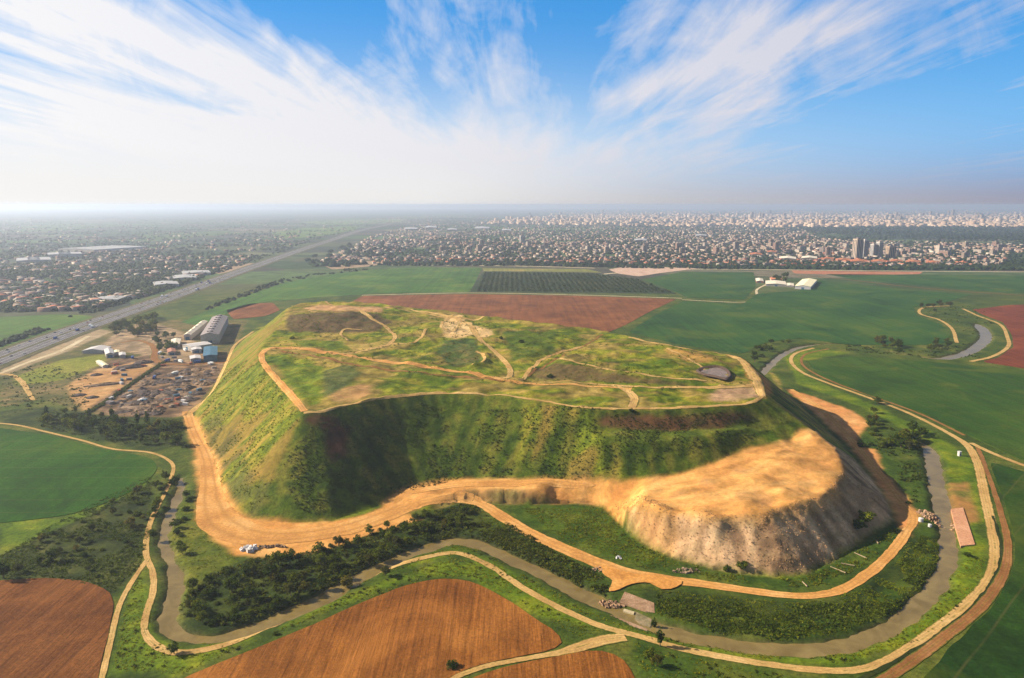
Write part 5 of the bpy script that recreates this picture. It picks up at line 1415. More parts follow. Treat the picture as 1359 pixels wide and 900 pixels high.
def box_stuff(name, A, lx, ly, hz, rot, mats, fmf, label):
    n = len(A)
    u = np.array([(-.5, -.5, 0), (.5, -.5, 0), (.5, .5, 0), (-.5, .5, 0), (-.5, -.5, 1), (.5, -.5, 1), (.5, .5, 1), (-.5, .5, 1)])
    V = u[None] * np.stack([lx, ly, hz], 1)[:, None, :]
    c_, s_ = np.cos(rot)[:, None], np.sin(rot)[:, None]
    X = V[..., 0] * c_ - V[..., 1] * s_; Y = V[..., 0] * s_ + V[..., 1] * c_
    V = np.stack([X, Y, V[..., 2]], -1) + A[:, None, :]
    f = np.array([(0, 1, 5, 4), (1, 2, 6, 5), (2, 3, 7, 6), (3, 0, 4, 7), (4, 5, 6, 7)])
    F = (f[None] + (np.arange(n) * 8)[:, None, None]).reshape(-1, 4)
    fm = np.zeros((n, 5), int); fm[:, 4] = fmf
    o = bpy.data.objects.new(name, fast_mesh(name, V.reshape(-1, 3), F, mats, False, fm.ravel())); COL.objects.link(o)
    return tag(o, label, None, None, 'stuff')


A = np.vstack([rest_h, pscatter([(520, 330), (600, 308), (700, 300), (1060, 302), (1100, 318), (1359, 325), (1359, 336), (1060, 334), (860, 328), (640, 330)], 2600, 0.38, 62, 150)])
n = len(A)
box_stuff('distant_houses', A, RNG.uniform(9, 22, n), RNG.uniform(8, 14, n), RNG.uniform(4, 9, n), RNG.choice([0.2, 0.5, 1.77, 2.1], n), [m_wall, m_roofr, m_roofw], np.where(fbm(A[:, 0] / 320, A[:, 1] / 420, 3, 71) + RNG.uniform(-.14, .14, n) > 0.5, 1, RNG.choice([2, 0], n)), 'tightly packed pale and red-roofed houses deeper in the town')
A = np.vstack([pscatter(LEFTLAND, 1000, 0.46, 63, 300), pscatter([(425, 348), (500, 312), (560, 296), (660, 290), (640, 300), (560, 324), (500, 350)], 650, 0.36, 67, 160), pscatter([(430, 296), (520, 288), (660, 283), (700, 286), (560, 296)], 350, 0.4, 68, 400)]); n = len(A)
box_stuff('distant_houses', A, RNG.uniform(10, 26, n), RNG.uniform(9, 16, n), RNG.uniform(4, 9, n), RNG.uniform(0, 3.1, n), [m_wall, m_roofr, m_roofw], RNG.choice([1, 2, 0], n, p=[.35, .4, .25]), 'scattered houses among groves on the hazy plain beyond the highway')
ap = spaced([([(560, 335), (640, 312), (760, 306), (1000, 306), (1070, 318), (1340, 328), (1340, 345), (1060, 340), (800, 336)], 1)], 260, 45, 64, 0.35)
ap = ap[np.argsort(ap[:, 1])][:140:2]
for x, y, _ in ap:
    put('apartment_block', apt_v[rb_.randrange(4)], x, y, rb_.choice((0.2, 0.5, 1.77)) + rb_.uniform(-.2, .2), (1, 1, rb_.uniform(.8, 1.5)), 'pale apartment block rising among the houses of the town', 'apartment block', 'apartment blocks of the town')
# far city: tan blocks and towers on the skyline
A = np.vstack([pscatter([(640, 297), (700, 288), (860, 284), (1060, 285), (1420, 286), (1420, 302), (1180, 301), (1060, 302), (820, 300)], 3000, 0.36, 65, 500),
               pscatter([(640, 296), (760, 281), (1000, 280.5), (1420, 281), (1420, 290), (760, 292)], 1500, 0.40, 66, 900)])
n = len(A); tall = RNG.random(n)
box_stuff('distant_city', A, RNG.uniform(22, 60, n), RNG.uniform(18, 40, n), np.where(tall > 0.965, RNG.uniform(30, 55, n), RNG.uniform(9, 22, n)), RNG.choice([0.2, 0.4, 1.8], n), [m_tan, m_roofw], 0, 'hazy tan city blocks packed along the skyline')


def tower(px, pytop, pybase, w, d, mat, label, group=None, yband=None):
    g = P(px, pybase); dist = math.hypot(g[0], g[1])
    h = (HY + 0 - pytop); r = ray(px, pytop); hh = CAMZ + r[2] * (g[1] / r[1]); hh = max(25, hh)
    e_ = empty('tower_block', (g[0], g[1], 0), 0.35); tag(e_, label, 'tower block', group)
    mb = MB(); mb.box(-w / 2, -d / 2, 0, w / 2, d / 2, hh, 0); mb.build('wall', [mat], e_)
    mb = MB(); mb.box(-w / 2 + 1, -d / 2 + 1, hh, w / 2 - 1, d / 2 - 1, hh + 0.6, 0); mb.box(-w / 5, -d / 5, hh + .6, w / 5, d / 5, hh + 4.5, 0); mb.build('roof', [m_roofw], e_)
    for k in range(4):
        x = -w / 2 + w * (k + 0.5) / 4; mb = MB()
        mb.box(x - w * 0.07, -d / 2 - 0.12, 3, x + w * 0.07, -d / 2 - 0.01, hh - 3, 0); mb.build('window', [m_win], e_)
    for k in range(3):
        y = -d / 2 + d * (k + 0.5) / 3; mb = MB()
        mb.box(-w / 2 - 0.12, y - d * 0.08, 3, -w / 2 - 0.01, y + d * 0.08, hh - 3, 0); mb.build('window', [m_win], e_)
    return e_


tower(1137, 317, 344, 30, 22, m_tan, 'tall tan tower block standing at the near edge of the town')
tower(1146, 319, 343, 22, 18, m_towerw, 'grey tower block right behind the tall tan tower')
tower(1158, 324, 342, 16, 18, m_towerw, 'slim pale tower block, first of two beside the tall tan tower')
tower(1166, 321, 342, 20, 18, m_towerw, 'grey-white tower block, second beside the tall tan tower')
tower(1181, 327, 344, 34, 18, m_tan, 'broad brownish tower block beside the slim pale towers')
tower(693, 313, 322, 24, 20, m_towerw, 'lone pale tower block in the middle of the town')
rk = random.Random(77)
for k in range(34):
    px = rk.uniform(690, 1359); base = rk.uniform(284, 293); top = base - rk.uniform(3, 9) * (1.0 if px > 850 else 0.7)
    tower(px, max(top, 270), base, rk.uniform(30, 55), rk.uniform(25, 40), m_tan, 'hazy tan tower on the skyline of the far city', 'skyline towers of the far city')
# orange-red roofs by the towers


def shed(name, corners, eave, ridge, roofm, wallm, label, cat, door=True, rows=0):
    """corners of the roof: far left, far right, near right, near left (survey marks at eave level)"""
    q = [np.array(P(x, y, eave)[:2]) for x, y in corners]
    mf, mn = (q[0] + q[1]) / 2, (q[2] + q[3]) / 2; ml, mr = (q[0] + q[3]) / 2, (q[1] + q[2]) / 2
    ax = mf - mn; L = np.linalg.norm(ax); bx = mr - ml; W_ = np.linalg.norm(bx)
    if W_ > L: ax, L, W_ = bx, W_, L
    cx_, cy_ = sum(q) / 4
    W_ = abs((q[1] - q[0]) @ np.array((-ax[1], ax[0])) / np.linalg.norm(ax)) if W_ < L and abs((q[1] - q[0]) @ ax) / L < L * 0.5 else W_
    W_ = max(W_, 6)
    e_ = empty(name, (cx_, cy_, float(H(cx_, cy_))), math.atan2(ax[1], ax[0])); tag(e_, label, cat)
    l, w = L / 2, W_ / 2
    mb = MB(); mb.box(-l, -w, -0.5, l, w, eave, 0)
    n = len(mb.v); mb.v += [(-l, -w, eave), (-l, w, eave), (-l, 0, ridge - 0.3), (l, -w, eave), (l, w, eave), (l, 0, ridge - 0.3)]
    mb.f += [(n, n + 2, n + 1), (n + 3, n + 4, n + 5)]; mb.m += [0, 0]
    mb.build('wall', [wallm], e_)
    mb = MB(); mb.v += [(-l - .6, -w - .6, eave - .05), (l + .6, -w - .6, eave - .05), (l + .6, 0, ridge), (-l - .6, 0, ridge), (l + .6, w + .6, eave - .05), (-l - .6, w + .6, eave - .05)]
    mb.v += [(a, b_, c_ + .25) for a, b_, c_ in mb.v[:6]]
    mb.f += [(0, 3, 2, 1), (3, 5, 4, 2), (6, 7, 8, 9), (9, 8, 10, 11), (0, 1, 7, 6), (4, 5, 11, 10), (1, 2, 8, 7), (2, 4, 10, 8), (3, 0, 6, 9), (5, 3, 9, 11)]
    mb.m += [0] * 10
    rf_ = mb.build('roof', [roofm], e_)
    if rows:
        for k in range(rows):
            x = -l + 2 * l * (k + .5) / rows; mb = MB()
            mb.box(x - .7, -w * 0.35, ridge - 0.6, x + .7, w * 0.35, ridge + 0.9, 0)
            mb.build('roof_vent', [roofm], rf_)
    if door:
        mb = MB(); mb.box(-l - 0.12, -min(3, w * 0.6), 0.0, -l - 0.01, min(3, w * 0.6), min(5, eave * 0.75), 0); mb.build('door', [m_teal], e_)
    return e_


shed('shed', [(284, 418), (301, 423), (289, 447), (267, 443)], 13, 17, m_met, m_conw, 'long grey-roofed shed, the largest in the recycling yard', 'shed', rows=8)
shed('shed', [(264, 429), (278, 424), (257, 446), (240, 443)], 8, 10, m_metl, m_conw, 'long pale-roofed shed beside the large grey shed', 'shed', rows=5)
shed('shed', [(247, 457), (274, 453), (276, 457), (248, 461)], 6, 7.5, m_white, m_conw, 'low white-roofed shed just below the large grey shed', 'shed')
shed('shed', [(254, 462), (266, 460), (267, 463), (255, 465)], 5, 6, m_white, m_conw, 'small white-roofed shed below the low white shed', 'shed')
shed('shed', [(271, 461), (288, 459), (289, 471), (269, 473)], 8, 9, m_teal, m_teal, 'dark blue building at the near end of the sheds', 'shed')
shed('shed', [(252, 473), (265, 471), (266, 475), (253, 477)], 5, 6, m_white, m_conw, 'small pale blue-white shed beside the dark blue building', 'shed')
shed('shed', [(222, 463), (232, 463), (233, 467), (223, 468)], 4, 5.5, m_roofr, m_conw, 'small reddish shed at the bend of the yard track', 'shed')
shed('shed', [(228, 451), (240, 449), (238, 456), (226, 458)], 5, 6.5, m_metl, m_conw, 'square pale shed near the yard grove', 'shed')
shed('shed', [(121, 463), (133, 459), (136, 462), (124, 468)], 4, 6.5, m_white, m_conw, 'white rounded tent-like shed beside the highway', 'shed', door=False)
shed('shed', [(138, 463), (149, 464), (151, 471), (141, 469)], 5, 7, m_white, m_conw, 'pinkish white shed in the middle of the yard edge', 'shed')
shed('shed', [(152, 465), (157, 465), (157, 468), (152, 468)], 4, 5, m_cream, m_conw, 'tiny cream hut between two white sheds', 'hut', door=False)
shed('shed', [(158, 468), (166, 468), (166, 471), (159, 472)], 4, 5, m_white, m_conw, 'small white shed at the end of the yard edge row', 'shed', door=False)
shed('shed', [(129, 479), (133, 479), (142, 484), (138, 486)], 3, 4, m_cream, m_conw, 'cream awning lying along the grass strip', 'awning', door=False)
# parked lorries in the yard
for k in range(9):
    px, py = [(212, 470), (222, 480), (240, 481), (262, 482), (246, 466), (176, 476), (232, 497), (205, 503), (280, 484)][k]
    q = hit(px, py); o = bpy.data.objects.new('lorry', lmesh[k % 2]); COL.objects.link(o); o.location = q; o.rotation_euler.z = rb_.uniform(0, 6.28)
    tag(o, ('white' if k % 2 == 0 else 'blue') + ' lorry parked on the bare ground of the recycling yard', 'lorry', ('white' if k % 2 == 0 else 'blue') + ' lorries parked in the yard')
# farm
shed('barn', [(1064, 371.5), (1085, 370.5), (1077, 381), (1054, 379.5)], 7, 10, m_cream, m_white, 'large cream-roofed barn in the dark green fields', 'barn')
shed('barn', [(1016, 373), (1042, 373), (1044, 377), (1016, 378)], 5, 7, m_metl, m_conw, 'low pale farm shed beside the cream barn', 'shed')
shed('barn', [(1022, 368.5), (1036, 368), (1038, 371), (1024, 371.5)], 5, 7.5, m_roofr, m_wall, 'reddish farmhouse behind the low pale shed', 'farmhouse')
shed('barn', [(1003, 370), (1012, 369.5), (1013, 373), (1004, 374)], 4, 6, m_metl, m_roofr, 'small brown farm shed at the end of the farm track', 'shed')
shed('barn', [(1044, 376), (1053, 376), (1053, 379), (1045, 379.5)], 4, 5, m_metl, m_conw, 'small grey shed between the farm shed and the barn', 'shed', door=False)
# warehouses beyond the highway
for c_, lab in (([(22, 343), (66, 341), (67, 344), (22, 347)], 'long white warehouse, first of the row on the hazy plain'), ([(72, 336), (98, 334), (99, 336), (73, 339)], 'white warehouse, second of the row on the hazy plain'),
                ([(100, 329), (170, 325), (171, 328), (101, 332.5)], 'longest white warehouse of the row on the hazy plain')):
    shed('warehouse', c_, 11, 13, m_metl2, m_conw, lab, 'warehouse', rows=6)
for c_, lab in (([(229, 366), (258, 364), (260, 368), (231, 370)], 'white shed beside the highway groves, larger of a pair'), ([(211, 375), (226, 372), (229, 376), (214, 379)], 'white shed beside the highway groves, smaller of a pair'),
                ([(250, 361), (268, 358), (270, 361), (252, 364)], 'white shed beside the highway, farthest of three'), ([(137, 396), (150, 392), (152, 395), (139, 400)], 'white shed alone at the edge of the bright field')):
    shed('warehouse', c_, 7, 9, m_metl2, m_conw, lab, 'shed')
HALLS = ((1045, 342, 22, 'p', 'pale hall by the town road, nearest the farm'), (1074, 341.5, 20, 'p', 'second pale hall by the town road'), (1098, 343, 16, 'r', 'orange-red roofed hall left of the tall tan tower'.replace('left of', 'before')),
         (1118, 344.5, 18, 'r', 'orange-red roofed hall at the foot of the tall tan tower'), (1140, 346, 22, 'r', 'wide orange-red roofed hall in front of the grey towers'), (1166, 346.5, 20, 'r', 'orange-red roofed hall in front of the slim pale towers'),
         (1190, 346, 16, 'r', 'orange-red roofed hall beyond the brownish tower'), (1212, 347, 20, 'r', 'orange-red roofed hall near the end of the town road'), (1238, 348, 18, 'r', 'last orange-red roofed hall of the row by the town road'),
         (1100, 336, 14, 'r', 'dark red roofed hall behind the pale halls'), (1003, 337, 16, 'r', 'red roofed hall in the middle of the town houses'), (1024, 334, 12, 'r', 'small red roofed hall in the middle of the town houses'),
         (545, 303, 16, 'w', 'white hall at the far end of the highway'), (572, 301, 14, 'w', 'second white hall at the far end of the highway'), (600, 304, 12, 'w', 'small white hall at the edge of the far houses'),
         (640, 302, 18, 'w', 'long white hall among the far houses'), (672, 305, 12, 'w', 'white hall before the lone pale tower'), (850, 318, 16, 'w', 'white hall deep among the town houses'), (930, 312, 14, 'w', 'white hall before the narrow far wood'))
for px, py, w_, k, lab in HALLS:
    h_ = w_ * 0.10
    shed('hall', [(px - w_ / 2, py - h_ / 2), (px + w_ / 2, py - h_ / 2 - 0.3), (px + w_ / 2, py + h_ / 2 + 0.3), (px - w_ / 2, py + h_ / 2 + 0.6)], 8, 11.5, {'p': m_metl, 'r': m_ored, 'w': m_metl2}[k], m_wall, lab, 'hall')

# ------------------------------------------------------------------ recycling yard heaps, boxes, lorries
m_rub = soil_mat('rubble', (0.11, 0.075, 0.05), (0.21, 0.14, 0.09), (0.33, 0.23, 0.155), 0.25, 1.0, 0.8)
m_rubd = soil_mat('dark_waste', (0.04, 0.032, 0.032), (0.09, 0.068, 0.06), (0.17, 0.13, 0.11), 0.25, 1.0, 0.8)


def heap_mesh(seed, mat):
    rng = np.random.default_rng(seed); V = [(0, 0, 1.0)]; F = []; rings, seg = 5, 14
    for i in range(1, rings + 1):
        t = i / rings
        for k in range(seg):
            a = k / seg * 6.283; rr = t * (1 + rng.uniform(-.22, .22)); V.append((math.cos(a) * rr, math.sin(a) * rr, max(-0.2, (1 - t) ** 0.8 + rng.uniform(-.14, .14)) if i < rings else -0.25))
    for k in range(seg): F.append((0, 1 + k, 1 + (k + 1) % seg))
    for i in range(rings - 1):
        for k in range(seg): F.append((1 + i * seg + k, 1 + (i + 1) * seg + k, 1 + (i + 1) * seg + (k + 1) % seg, 1 + i * seg + (k + 1) % seg))
    return mesh_obj('heap', V, F, mat, None, False, link=False).data


heaps = [heap_mesh(k, m_rub if k % 2 == 0 else m_rubd) for k in range(6)]
rh = random.Random(8); yard = np.array([(150, 545), (190, 500), (225, 492), (290, 488), (270, 520), (245, 540), (190, 553)], float)
cnt = 0
while cnt < 120:
    px, py = rh.uniform(145, 295), rh.uniform(486, 556)
    if not inside(yard, np.array([px]), np.array([py]))[0]: continue
    q = hit(px, py); k = rh.randrange(6); r_ = rh.uniform(3, 10); cnt += 1
    put('rubble_heap', heaps[k], q[0], q[1], rh.uniform(0, 6), (r_ * rh.uniform(.8, 1.6), r_, rh.uniform(1.5, 3.5)), ('brown heap of crushed rubble in the recycling yard' if k % 2 == 0 else 'dark heap of waste in the recycling yard'), 'heap', 'brown rubble heaps' if k % 2 == 0 else 'dark waste heaps', q[2])
for px, py, sx, sy, sz, k, lab in ((172, 488, 22, 9, 4, 1, 'broad dark waste mound beside the yard track'), (190, 482, 14, 8, 4, 1, 'second dark waste mound beside the yard track'), (140, 511, 24, 5, 3, 0, 'long brown soil mound on the orange ground of the yard'),
                                   (105, 525, 8, 5, 2.5, 1, 'dark mound at the corner of the orange ground'), (123, 528, 7, 5, 2.5, 1, 'smaller dark mound at the corner of the orange ground'), (128, 498, 8, 5, 2.5, 1, 'dark mound at the far side of the orange ground'), (196, 530, 7, 4, 3, 0, 'brown mound beside the bright white heap')):
    q = hit(px, py); put('rubble_heap', heaps[k], q[0], q[1], 0.5, (sx, sy, sz), lab, 'heap', None, q[2])
wheap = heap_mesh(40, m_white); q = hit(191, 531); put('rubble_heap', wheap, q[0], q[1], 0.3, (6.5, 5, 3.5), 'bright white heap in the middle of the yard', 'heap', None, q[2])
wheap2 = heap_mesh(41, m_metl); q = hit(250, 527); put('rubble_heap', wheap2, q[0], q[1], 0.8, (5.5, 3.5, 2.5), 'pale heap near the track below the hill', 'heap', None, q[2])
cont = []
for mt_ in (m_white, m_teal, plain_mat('rust_red', (0.28, 0.09, 0.05), .2), m_met):
    mb = MB(); mb.box(-3, -1.25, 0, 3, 1.25, 2.6, 0); 
    for k in range(7): mb.box(-2.8 + k * .9, -1.32, 0.1, -2.4 + k * .9, -1.25, 2.5, 0); mb.box(-2.8 + k * .9, 1.25, 0.1, -2.4 + k * .9, 1.32, 2.5, 0)
    cont.append(mb.build('container', [mt_], link=False).data)
cn = ['white', 'blue', 'rust-red', 'grey']
for k in range(40):
    while True:
        px, py = rh.uniform(120, 300), rh.uniform(462, 545)
        if inside(np.array([(150, 466), (205, 470), (250, 466), (300, 478), (280, 512), (245, 540), (200, 545), (150, 540), (120, 520), (130, 485)], float), np.array([px]), np.array([py]))[0]: break
    q = hit(px, py); c_ = rh.randrange(4)
    put('container', cont[c_], q[0], q[1], rh.uniform(0, 3), (1, 1, 1), cn[c_] + ' waste container standing in the recycling yard', 'container', cn[c_] + ' containers in the yard', q[2])
# dark hedge bank dividing the yard
hl = catmull(HP([(118, 548), (145, 531), (170, 513), (195, 496), (218, 481)]), 1.5)
pts = np.repeat(hl, 6, 0) + RNG.normal(0, 1.2, (len(hl) * 6, 3)) * np.array((1, 1, 0)); pts[:, 2] = H(pts[:, 0], pts[:, 1]) + 0.3
h_ = tufts('hedge', pts, RNG.uniform(1.2, 2.2, len(pts)), 0.42, 8, m_dscrub, 'dark diagonal hedge dividing the recycling yard', 44)
h_['kind'] = 'thing'; h_['category'] = 'hedge'

# ------------------------------------------------------------------ river crossing, slab, odds and ends
def prism(name, poly, zt, zb, mat, parent=None):
    """poly: world xy"""
    n = len(poly); a = sum(poly[i][0] * poly[(i + 1) % n][1] - poly[(i + 1) % n][0] * poly[i][1] for i in range(n))
    if a < 0: poly = poly[::-1]
    V = [(p[0], p[1], zt) for p in poly] + [(p[0], p[1], zb) for p in poly]
    F = [tuple(range(n))] + [((i + 1) % n, i, n + i, n + (i + 1) % n) for i in range(n)]
    return mesh_obj(name, V, F, mat, parent)


def rocks(name, centre, rx, ry, n, r0, r1, mat, seed, parent=None, rot=0.0, zfun=None):
    rng = np.random.default_rng(seed); V = []; F = []
    base = np.array([(-1, -1, -1), (1, -1, -1), (1, 1, -1), (-1, 1, -1), (-1, -1, 1), (1, -1, 1), (1, 1, 1), (-1, 1, 1)], float)
    fq = [(0, 3, 2, 1), (0, 1, 5, 4), (1, 2, 6, 5), (2, 3, 7, 6), (3, 0, 4, 7), (4, 5, 6, 7)]
    for k in range(n):
        a = rng.uniform(0, 6.28); rr = math.sqrt(rng.random()); ex, ey = rx * rr * math.cos(a), ry * rr * math.sin(a)
        x = centre[0] + ex * math.cos(rot) - ey * math.sin(rot); y = centre[1] + ex * math.sin(rot) + ey * math.cos(rot)
        s = rng.uniform(r0, r1); M = np.linalg.qr(rng.normal(size=(3, 3)))[0]
        b_ = (base * rng.uniform(0.6, 1.2, (8, 3)) * np.array((1, 0.75, 0.55)) * s) @ M.T
        z = (float(H(x, y)) if zfun is None else zfun) + s * 0.25
        b_ += (x, y, z); m_ = len(V); V += [tuple(q) for q in b_]; F += [tuple(m_ + i for i in f) for f in fq]
    return mesh_obj(name, V, F, mat, parent)


c0 = P(845, 805, 0)
cross = empty('river_crossing', (c0[0], c0[1], 0)); tag(cross, 'broken pinkish concrete crossing laid over the near river', 'river crossing')


def rel(L, z=0.0): return [(P(x, y, z)[0] - c0[0], P(x, y, z)[1] - c0[1]) for x, y in L]


prism('deck', rel([(829, 785), (868, 800), (869, 813), (857, 811), (838, 804), (822, 799)], 0.2), 0.14, -3.0, m_pink, cross)
prism('apron', rel([(842, 809), (856, 812), (866, 816), (863, 832), (850, 828), (843, 822)], -1.2), -1.4, -3.0, soil_mat('wet_concrete', (0.14, 0.12, 0.06), (0.20, 0.16, 0.09), (0.27, 0.2, 0.12), 0.2), cross)
prism('kerb', rel([(798, 811), (822, 819), (843, 827), (860, 834), (858, 837), (840, 831), (820, 823), (797, 814)], 0.1), -0.4, -2.5, m_pink, cross)
prism('ledge', rel([(828, 808), (842, 812), (841, 815), (827, 811)], -1.0), -0.9, -3.0, m_pale, cross)
rocks('boulders', (rel([(813, 798)])[0][0], rel([(813, 798)])[0][1]), 7, 4, 60, 0.4, 1.3, m_pink, 12, cross, 0.0, -1.6)
sl = [P(x, y, 0.3) for x, y in [(1262, 676), (1278, 674), (1294, 723), (1275, 725)]]
so = prism('concrete_slab', [(q[0], q[1]) for q in sl], 0.55, -1.5, m_conc); tag(so, 'flat pink concrete slab on the far bank of the river', 'slab')
q = P(1242, 690, -1); ro = rocks('rubble_bank', q, 7, 14, 170, 0.4, 1.2, m_pink, 13, None, 0.3); tag(ro, 'pinkish rubble spilling into the river opposite the concrete slab', 'rubble')
q = hit(331, 730); ro = rocks('rubble_pile', q, 4.6, 3.0, 26, 0.7, 1.9, m_white, 14); tag(ro, 'pile of broken white slabs at the edge of the haul road', 'rubble pile')
q = hit(362, 726); ro = rocks('rubble_pile', q, 8, 1.8, 40, 0.4, 1.1, m_rub, 15); tag(ro, 'row of brown rubble beside the pile of white slabs', 'rubble pile')
q = hit(793, 756); ro = rocks('rubble_pile', q, 3, 3, 18, 0.3, 0.9, m_pink, 16); tag(ro, 'small pale stones beside the service road above the crossing', 'rubble pile')
q = hit(910, 758); ro = rocks('rubble_pile', q, 8, 2.5, 30, 0.4, 1.0, m_rub, 17); tag(ro, 'pinkish rubble below the spoil heap by the service road', 'rubble pile')
q = hit(822, 741); ro = rocks('rubble_pile', q, 2, 1.2, 6, 0.5, 1.0, m_white, 18); tag(ro, 'few white stones in the green hollow by the service road', 'rubble pile')
m_wood = plain_mat('dry_wood', (0.24, 0.18, 0.11), 0.3, 0.8)
for k, (px, py, L, rz) in enumerate([(1112, 757, 9, 2.2), (1125, 750, 7, 2.7), (1142, 738, 8, 2.1), (1068, 776, 5, 1.7), (1164, 720, 5, 1.4)]):
    q = hit(px, py); mb = MB(); n = 0
    for xx_, r_ in ((-L / 2, 0.38), (L / 2, 0.26)):
        for a in range(8): mb.v.append((xx_, r_ * math.cos(a * R(45)), 0.4 + r_ * math.sin(a * R(45))))
    for a in range(8): mb.f.append((a, (a + 1) % 8, 8 + (a + 1) % 8, 8 + a)); mb.m.append(0)
    mb.f += [tuple(range(7, -1, -1)), tuple(range(8, 16))]; mb.m += [0, 0]
    o = mb.build('log', [m_wood]); o.location = q; o.rotation_euler.z = rz
    tag(o, 'pale felled log lying in the weeds between heap and service road', 'log', 'felled logs below the spoil heap')


def tank(px, py, r, h, label):
    q = hit(px, py); e_ = empty('water_tank', q); tag(e_, label, 'tank'); n = 16
    V = [(r * math.cos(k * 6.283 / n), r * math.sin(k * 6.283 / n), z) for z in (-.2, h) for k in range(n)]
    F = [(k, (k + 1) % n, n + (k + 1) % n, n + k) for k in range(n)]
    mesh_obj('body', V, F, m_white, e_)
    V = [(r * 1.04 * math.cos(k * 6.283 / n), r * 1.04 * math.sin(k * 6.283 / n), h) for k in range(n)] + [(0, 0, h + r * 0.35)]
    mesh_obj('lid', V, [(k, (k + 1) % n, n) for k in range(n)], m_white, e_)


tank(1222, 692, 1.5, 2.2, 'round white tank where the service road meets the river')
tank(1234, 699, 1.1, 1.6, 'smaller white tank on the river bank beside the rubble')
q = hit(1273, 605); e_ = empty('site_hut', q, 0.3); tag(e_, 'narrow white hut on the grass beside the river track', 'hut')
mb = MB(); mb.box(-1.1, -1.0, 0, 1.1, 1.0, 3.6, 0); mb.build('wall', [m_white], e_)
mb = MB(); mb.box(-1.3, -1.2, 3.6, 1.3, 1.2, 3.8, 0); mb.build('roof', [m_white], e_)
mb = MB(); mb.box(-.5, -1.06, 0.02, .5, -1.01, 2.0, 0); mb.build('door', [m_met], e_)
# lined pond on the hill top
pc = catmull(HP([(927, 493), (938, 488), (952, 489), (963, 493), (968, 501), (962, 506), (948, 503), (936, 499)]), 1.5, True)
cz = pc[:, :2].mean(0); zr = float(pc[:, 2].max()) + 0.2
n = len(pc); V = []
for s_, dz in ((1.16, -1.8), (1.08, -0.5), (1.02, -0.45), (0.78, -2.9)):
    for p in pc: V.append((cz[0] + (p[0] - cz[0]) * s_, cz[1] + (p[1] - cz[1]) * s_, zr + 1.4 + dz))
F = [(l * n + k, l * n + (k + 1) % n, (l + 1) * n + (k + 1) % n, (l + 1) * n + k) for l in range(3) for k in range(n)]
pond = empty('pond', (0, 0, 0)); tag(pond, 'lined oval pond with a dark rim on the hill top', 'pond')
mesh_obj('rim', V, F, plain_mat('dark_liner', (0.075, 0.050, 0.038), .4), pond, True)
m_pond = soil_mat('pond_water', (0.08, 0.085, 0.065), (0.16, 0.115, 0.09), (0.30, 0.21, 0.18), 0.3, 0.8, 0.05, 0.35)
V = [(cz[0] + (p[0] - cz[0]) * 0.86, cz[1] + (p[1] - cz[1]) * 0.86, zr - 0.5) for p in pc]
a_ = sum(V[i][0] * V[(i + 1) % n][1] - V[(i + 1) % n][0] * V[i][1] for i in range(n))
mesh_obj('water', V, [tuple(range(n)) if a_ > 0 else tuple(range(n))[::-1]], m_pond, pond)

# ------------------------------------------------------------------ air
hz = bpy.data.materials.new('haze'); hz.use_nodes = True; nt = hz.node_tree
for n_ in list(nt.nodes):
    if n_.type == 'BSDF_PRINCIPLED': nt.nodes.remove(n_)
pv = nt.nodes.new('ShaderNodeVolumePrincipled')
pv.inputs['Color'].default_value = (0.60, 0.68, 0.84, 1); pv.inputs['Density'].default_value = 9.0e-5; pv.inputs['Anisotropy'].default_value = 0.42
nt.links.new(pv.outputs[0], nt.nodes['Material Output'].inputs['Volume'])
mb = MB(); mb.box(-32500, -32500, -6, 32500, 32500, 212, 0, True)
ho = mb.build('haze', [hz]); tag(ho, 'thin pale haze lying over the plain', None, None, 'stuff')

# ------------------------------------------------------------------ sky and sun
SUN_EL, SUN_AZ = 30.0, -80.0       # azimuth from straight ahead (+Y), positive to the right
w = bpy.data.worlds.new('World'); S.world = w; w.use_nodes = True; nt = w.node_tree
bg = nt.nodes['Background']
sky = N(nt, 'ShaderNodeTexSky'); sky.sky_type = 'NISHITA'; sky.sun_disc = False
sky.sun_elevation = R(SUN_EL); sky.sun_rotation = R(SUN_AZ); sky.altitude = 200; sky.air_density = 1.0; sky.dust_density = 0.6; sky.ozone_density = 1.5
tc = N(nt, 'ShaderNodeTexCoord'); sx = N(nt, 'ShaderNodeSeparateXYZ'); nt.links.new(tc.outputs['Generated'], sx.inputs[0])
X_, Y_, Z_ = sx.outputs
az = mth(nt, 'MULTIPLY', mth(nt, 'ARCTAN2', X_, Y_), 57.2958)
el = mth(nt, 'MULTIPLY', mth(nt, 'ARCSINE', Z_), 57.2958)
zc_ = mth(nt, 'MAXIMUM', mth(nt, 'ADD', Z_, 0.045), 0.02)
cv = N(nt, 'ShaderNodeCombineXYZ'); nt.links.new(mth(nt, 'DIVIDE', X_, zc_), cv.inputs[0]); nt.links.new(mth(nt, 'MULTIPLY', mth(nt, 'DIVIDE', Y_, zc_), 0.22), cv.inputs[1])
cir = noise(nt, cv.outputs[0], 1.1, 7, 0.62, 0.9)
cv2 = N(nt, 'ShaderNodeCombineXYZ'); nt.links.new(mth(nt, 'DIVIDE', X_, zc_), cv2.inputs[0]); nt.links.new(mth(nt, 'MULTIPLY', mth(nt, 'DIVIDE', Y_, zc_), 0.10), cv2.inputs[1])
fib = noise(nt, cv2.outputs[0], 4.0, 5, 0.6, 0.6)
wisp = noise(nt, tc.outputs['Generated'], 9.0, 6, 0.6, 1.5)


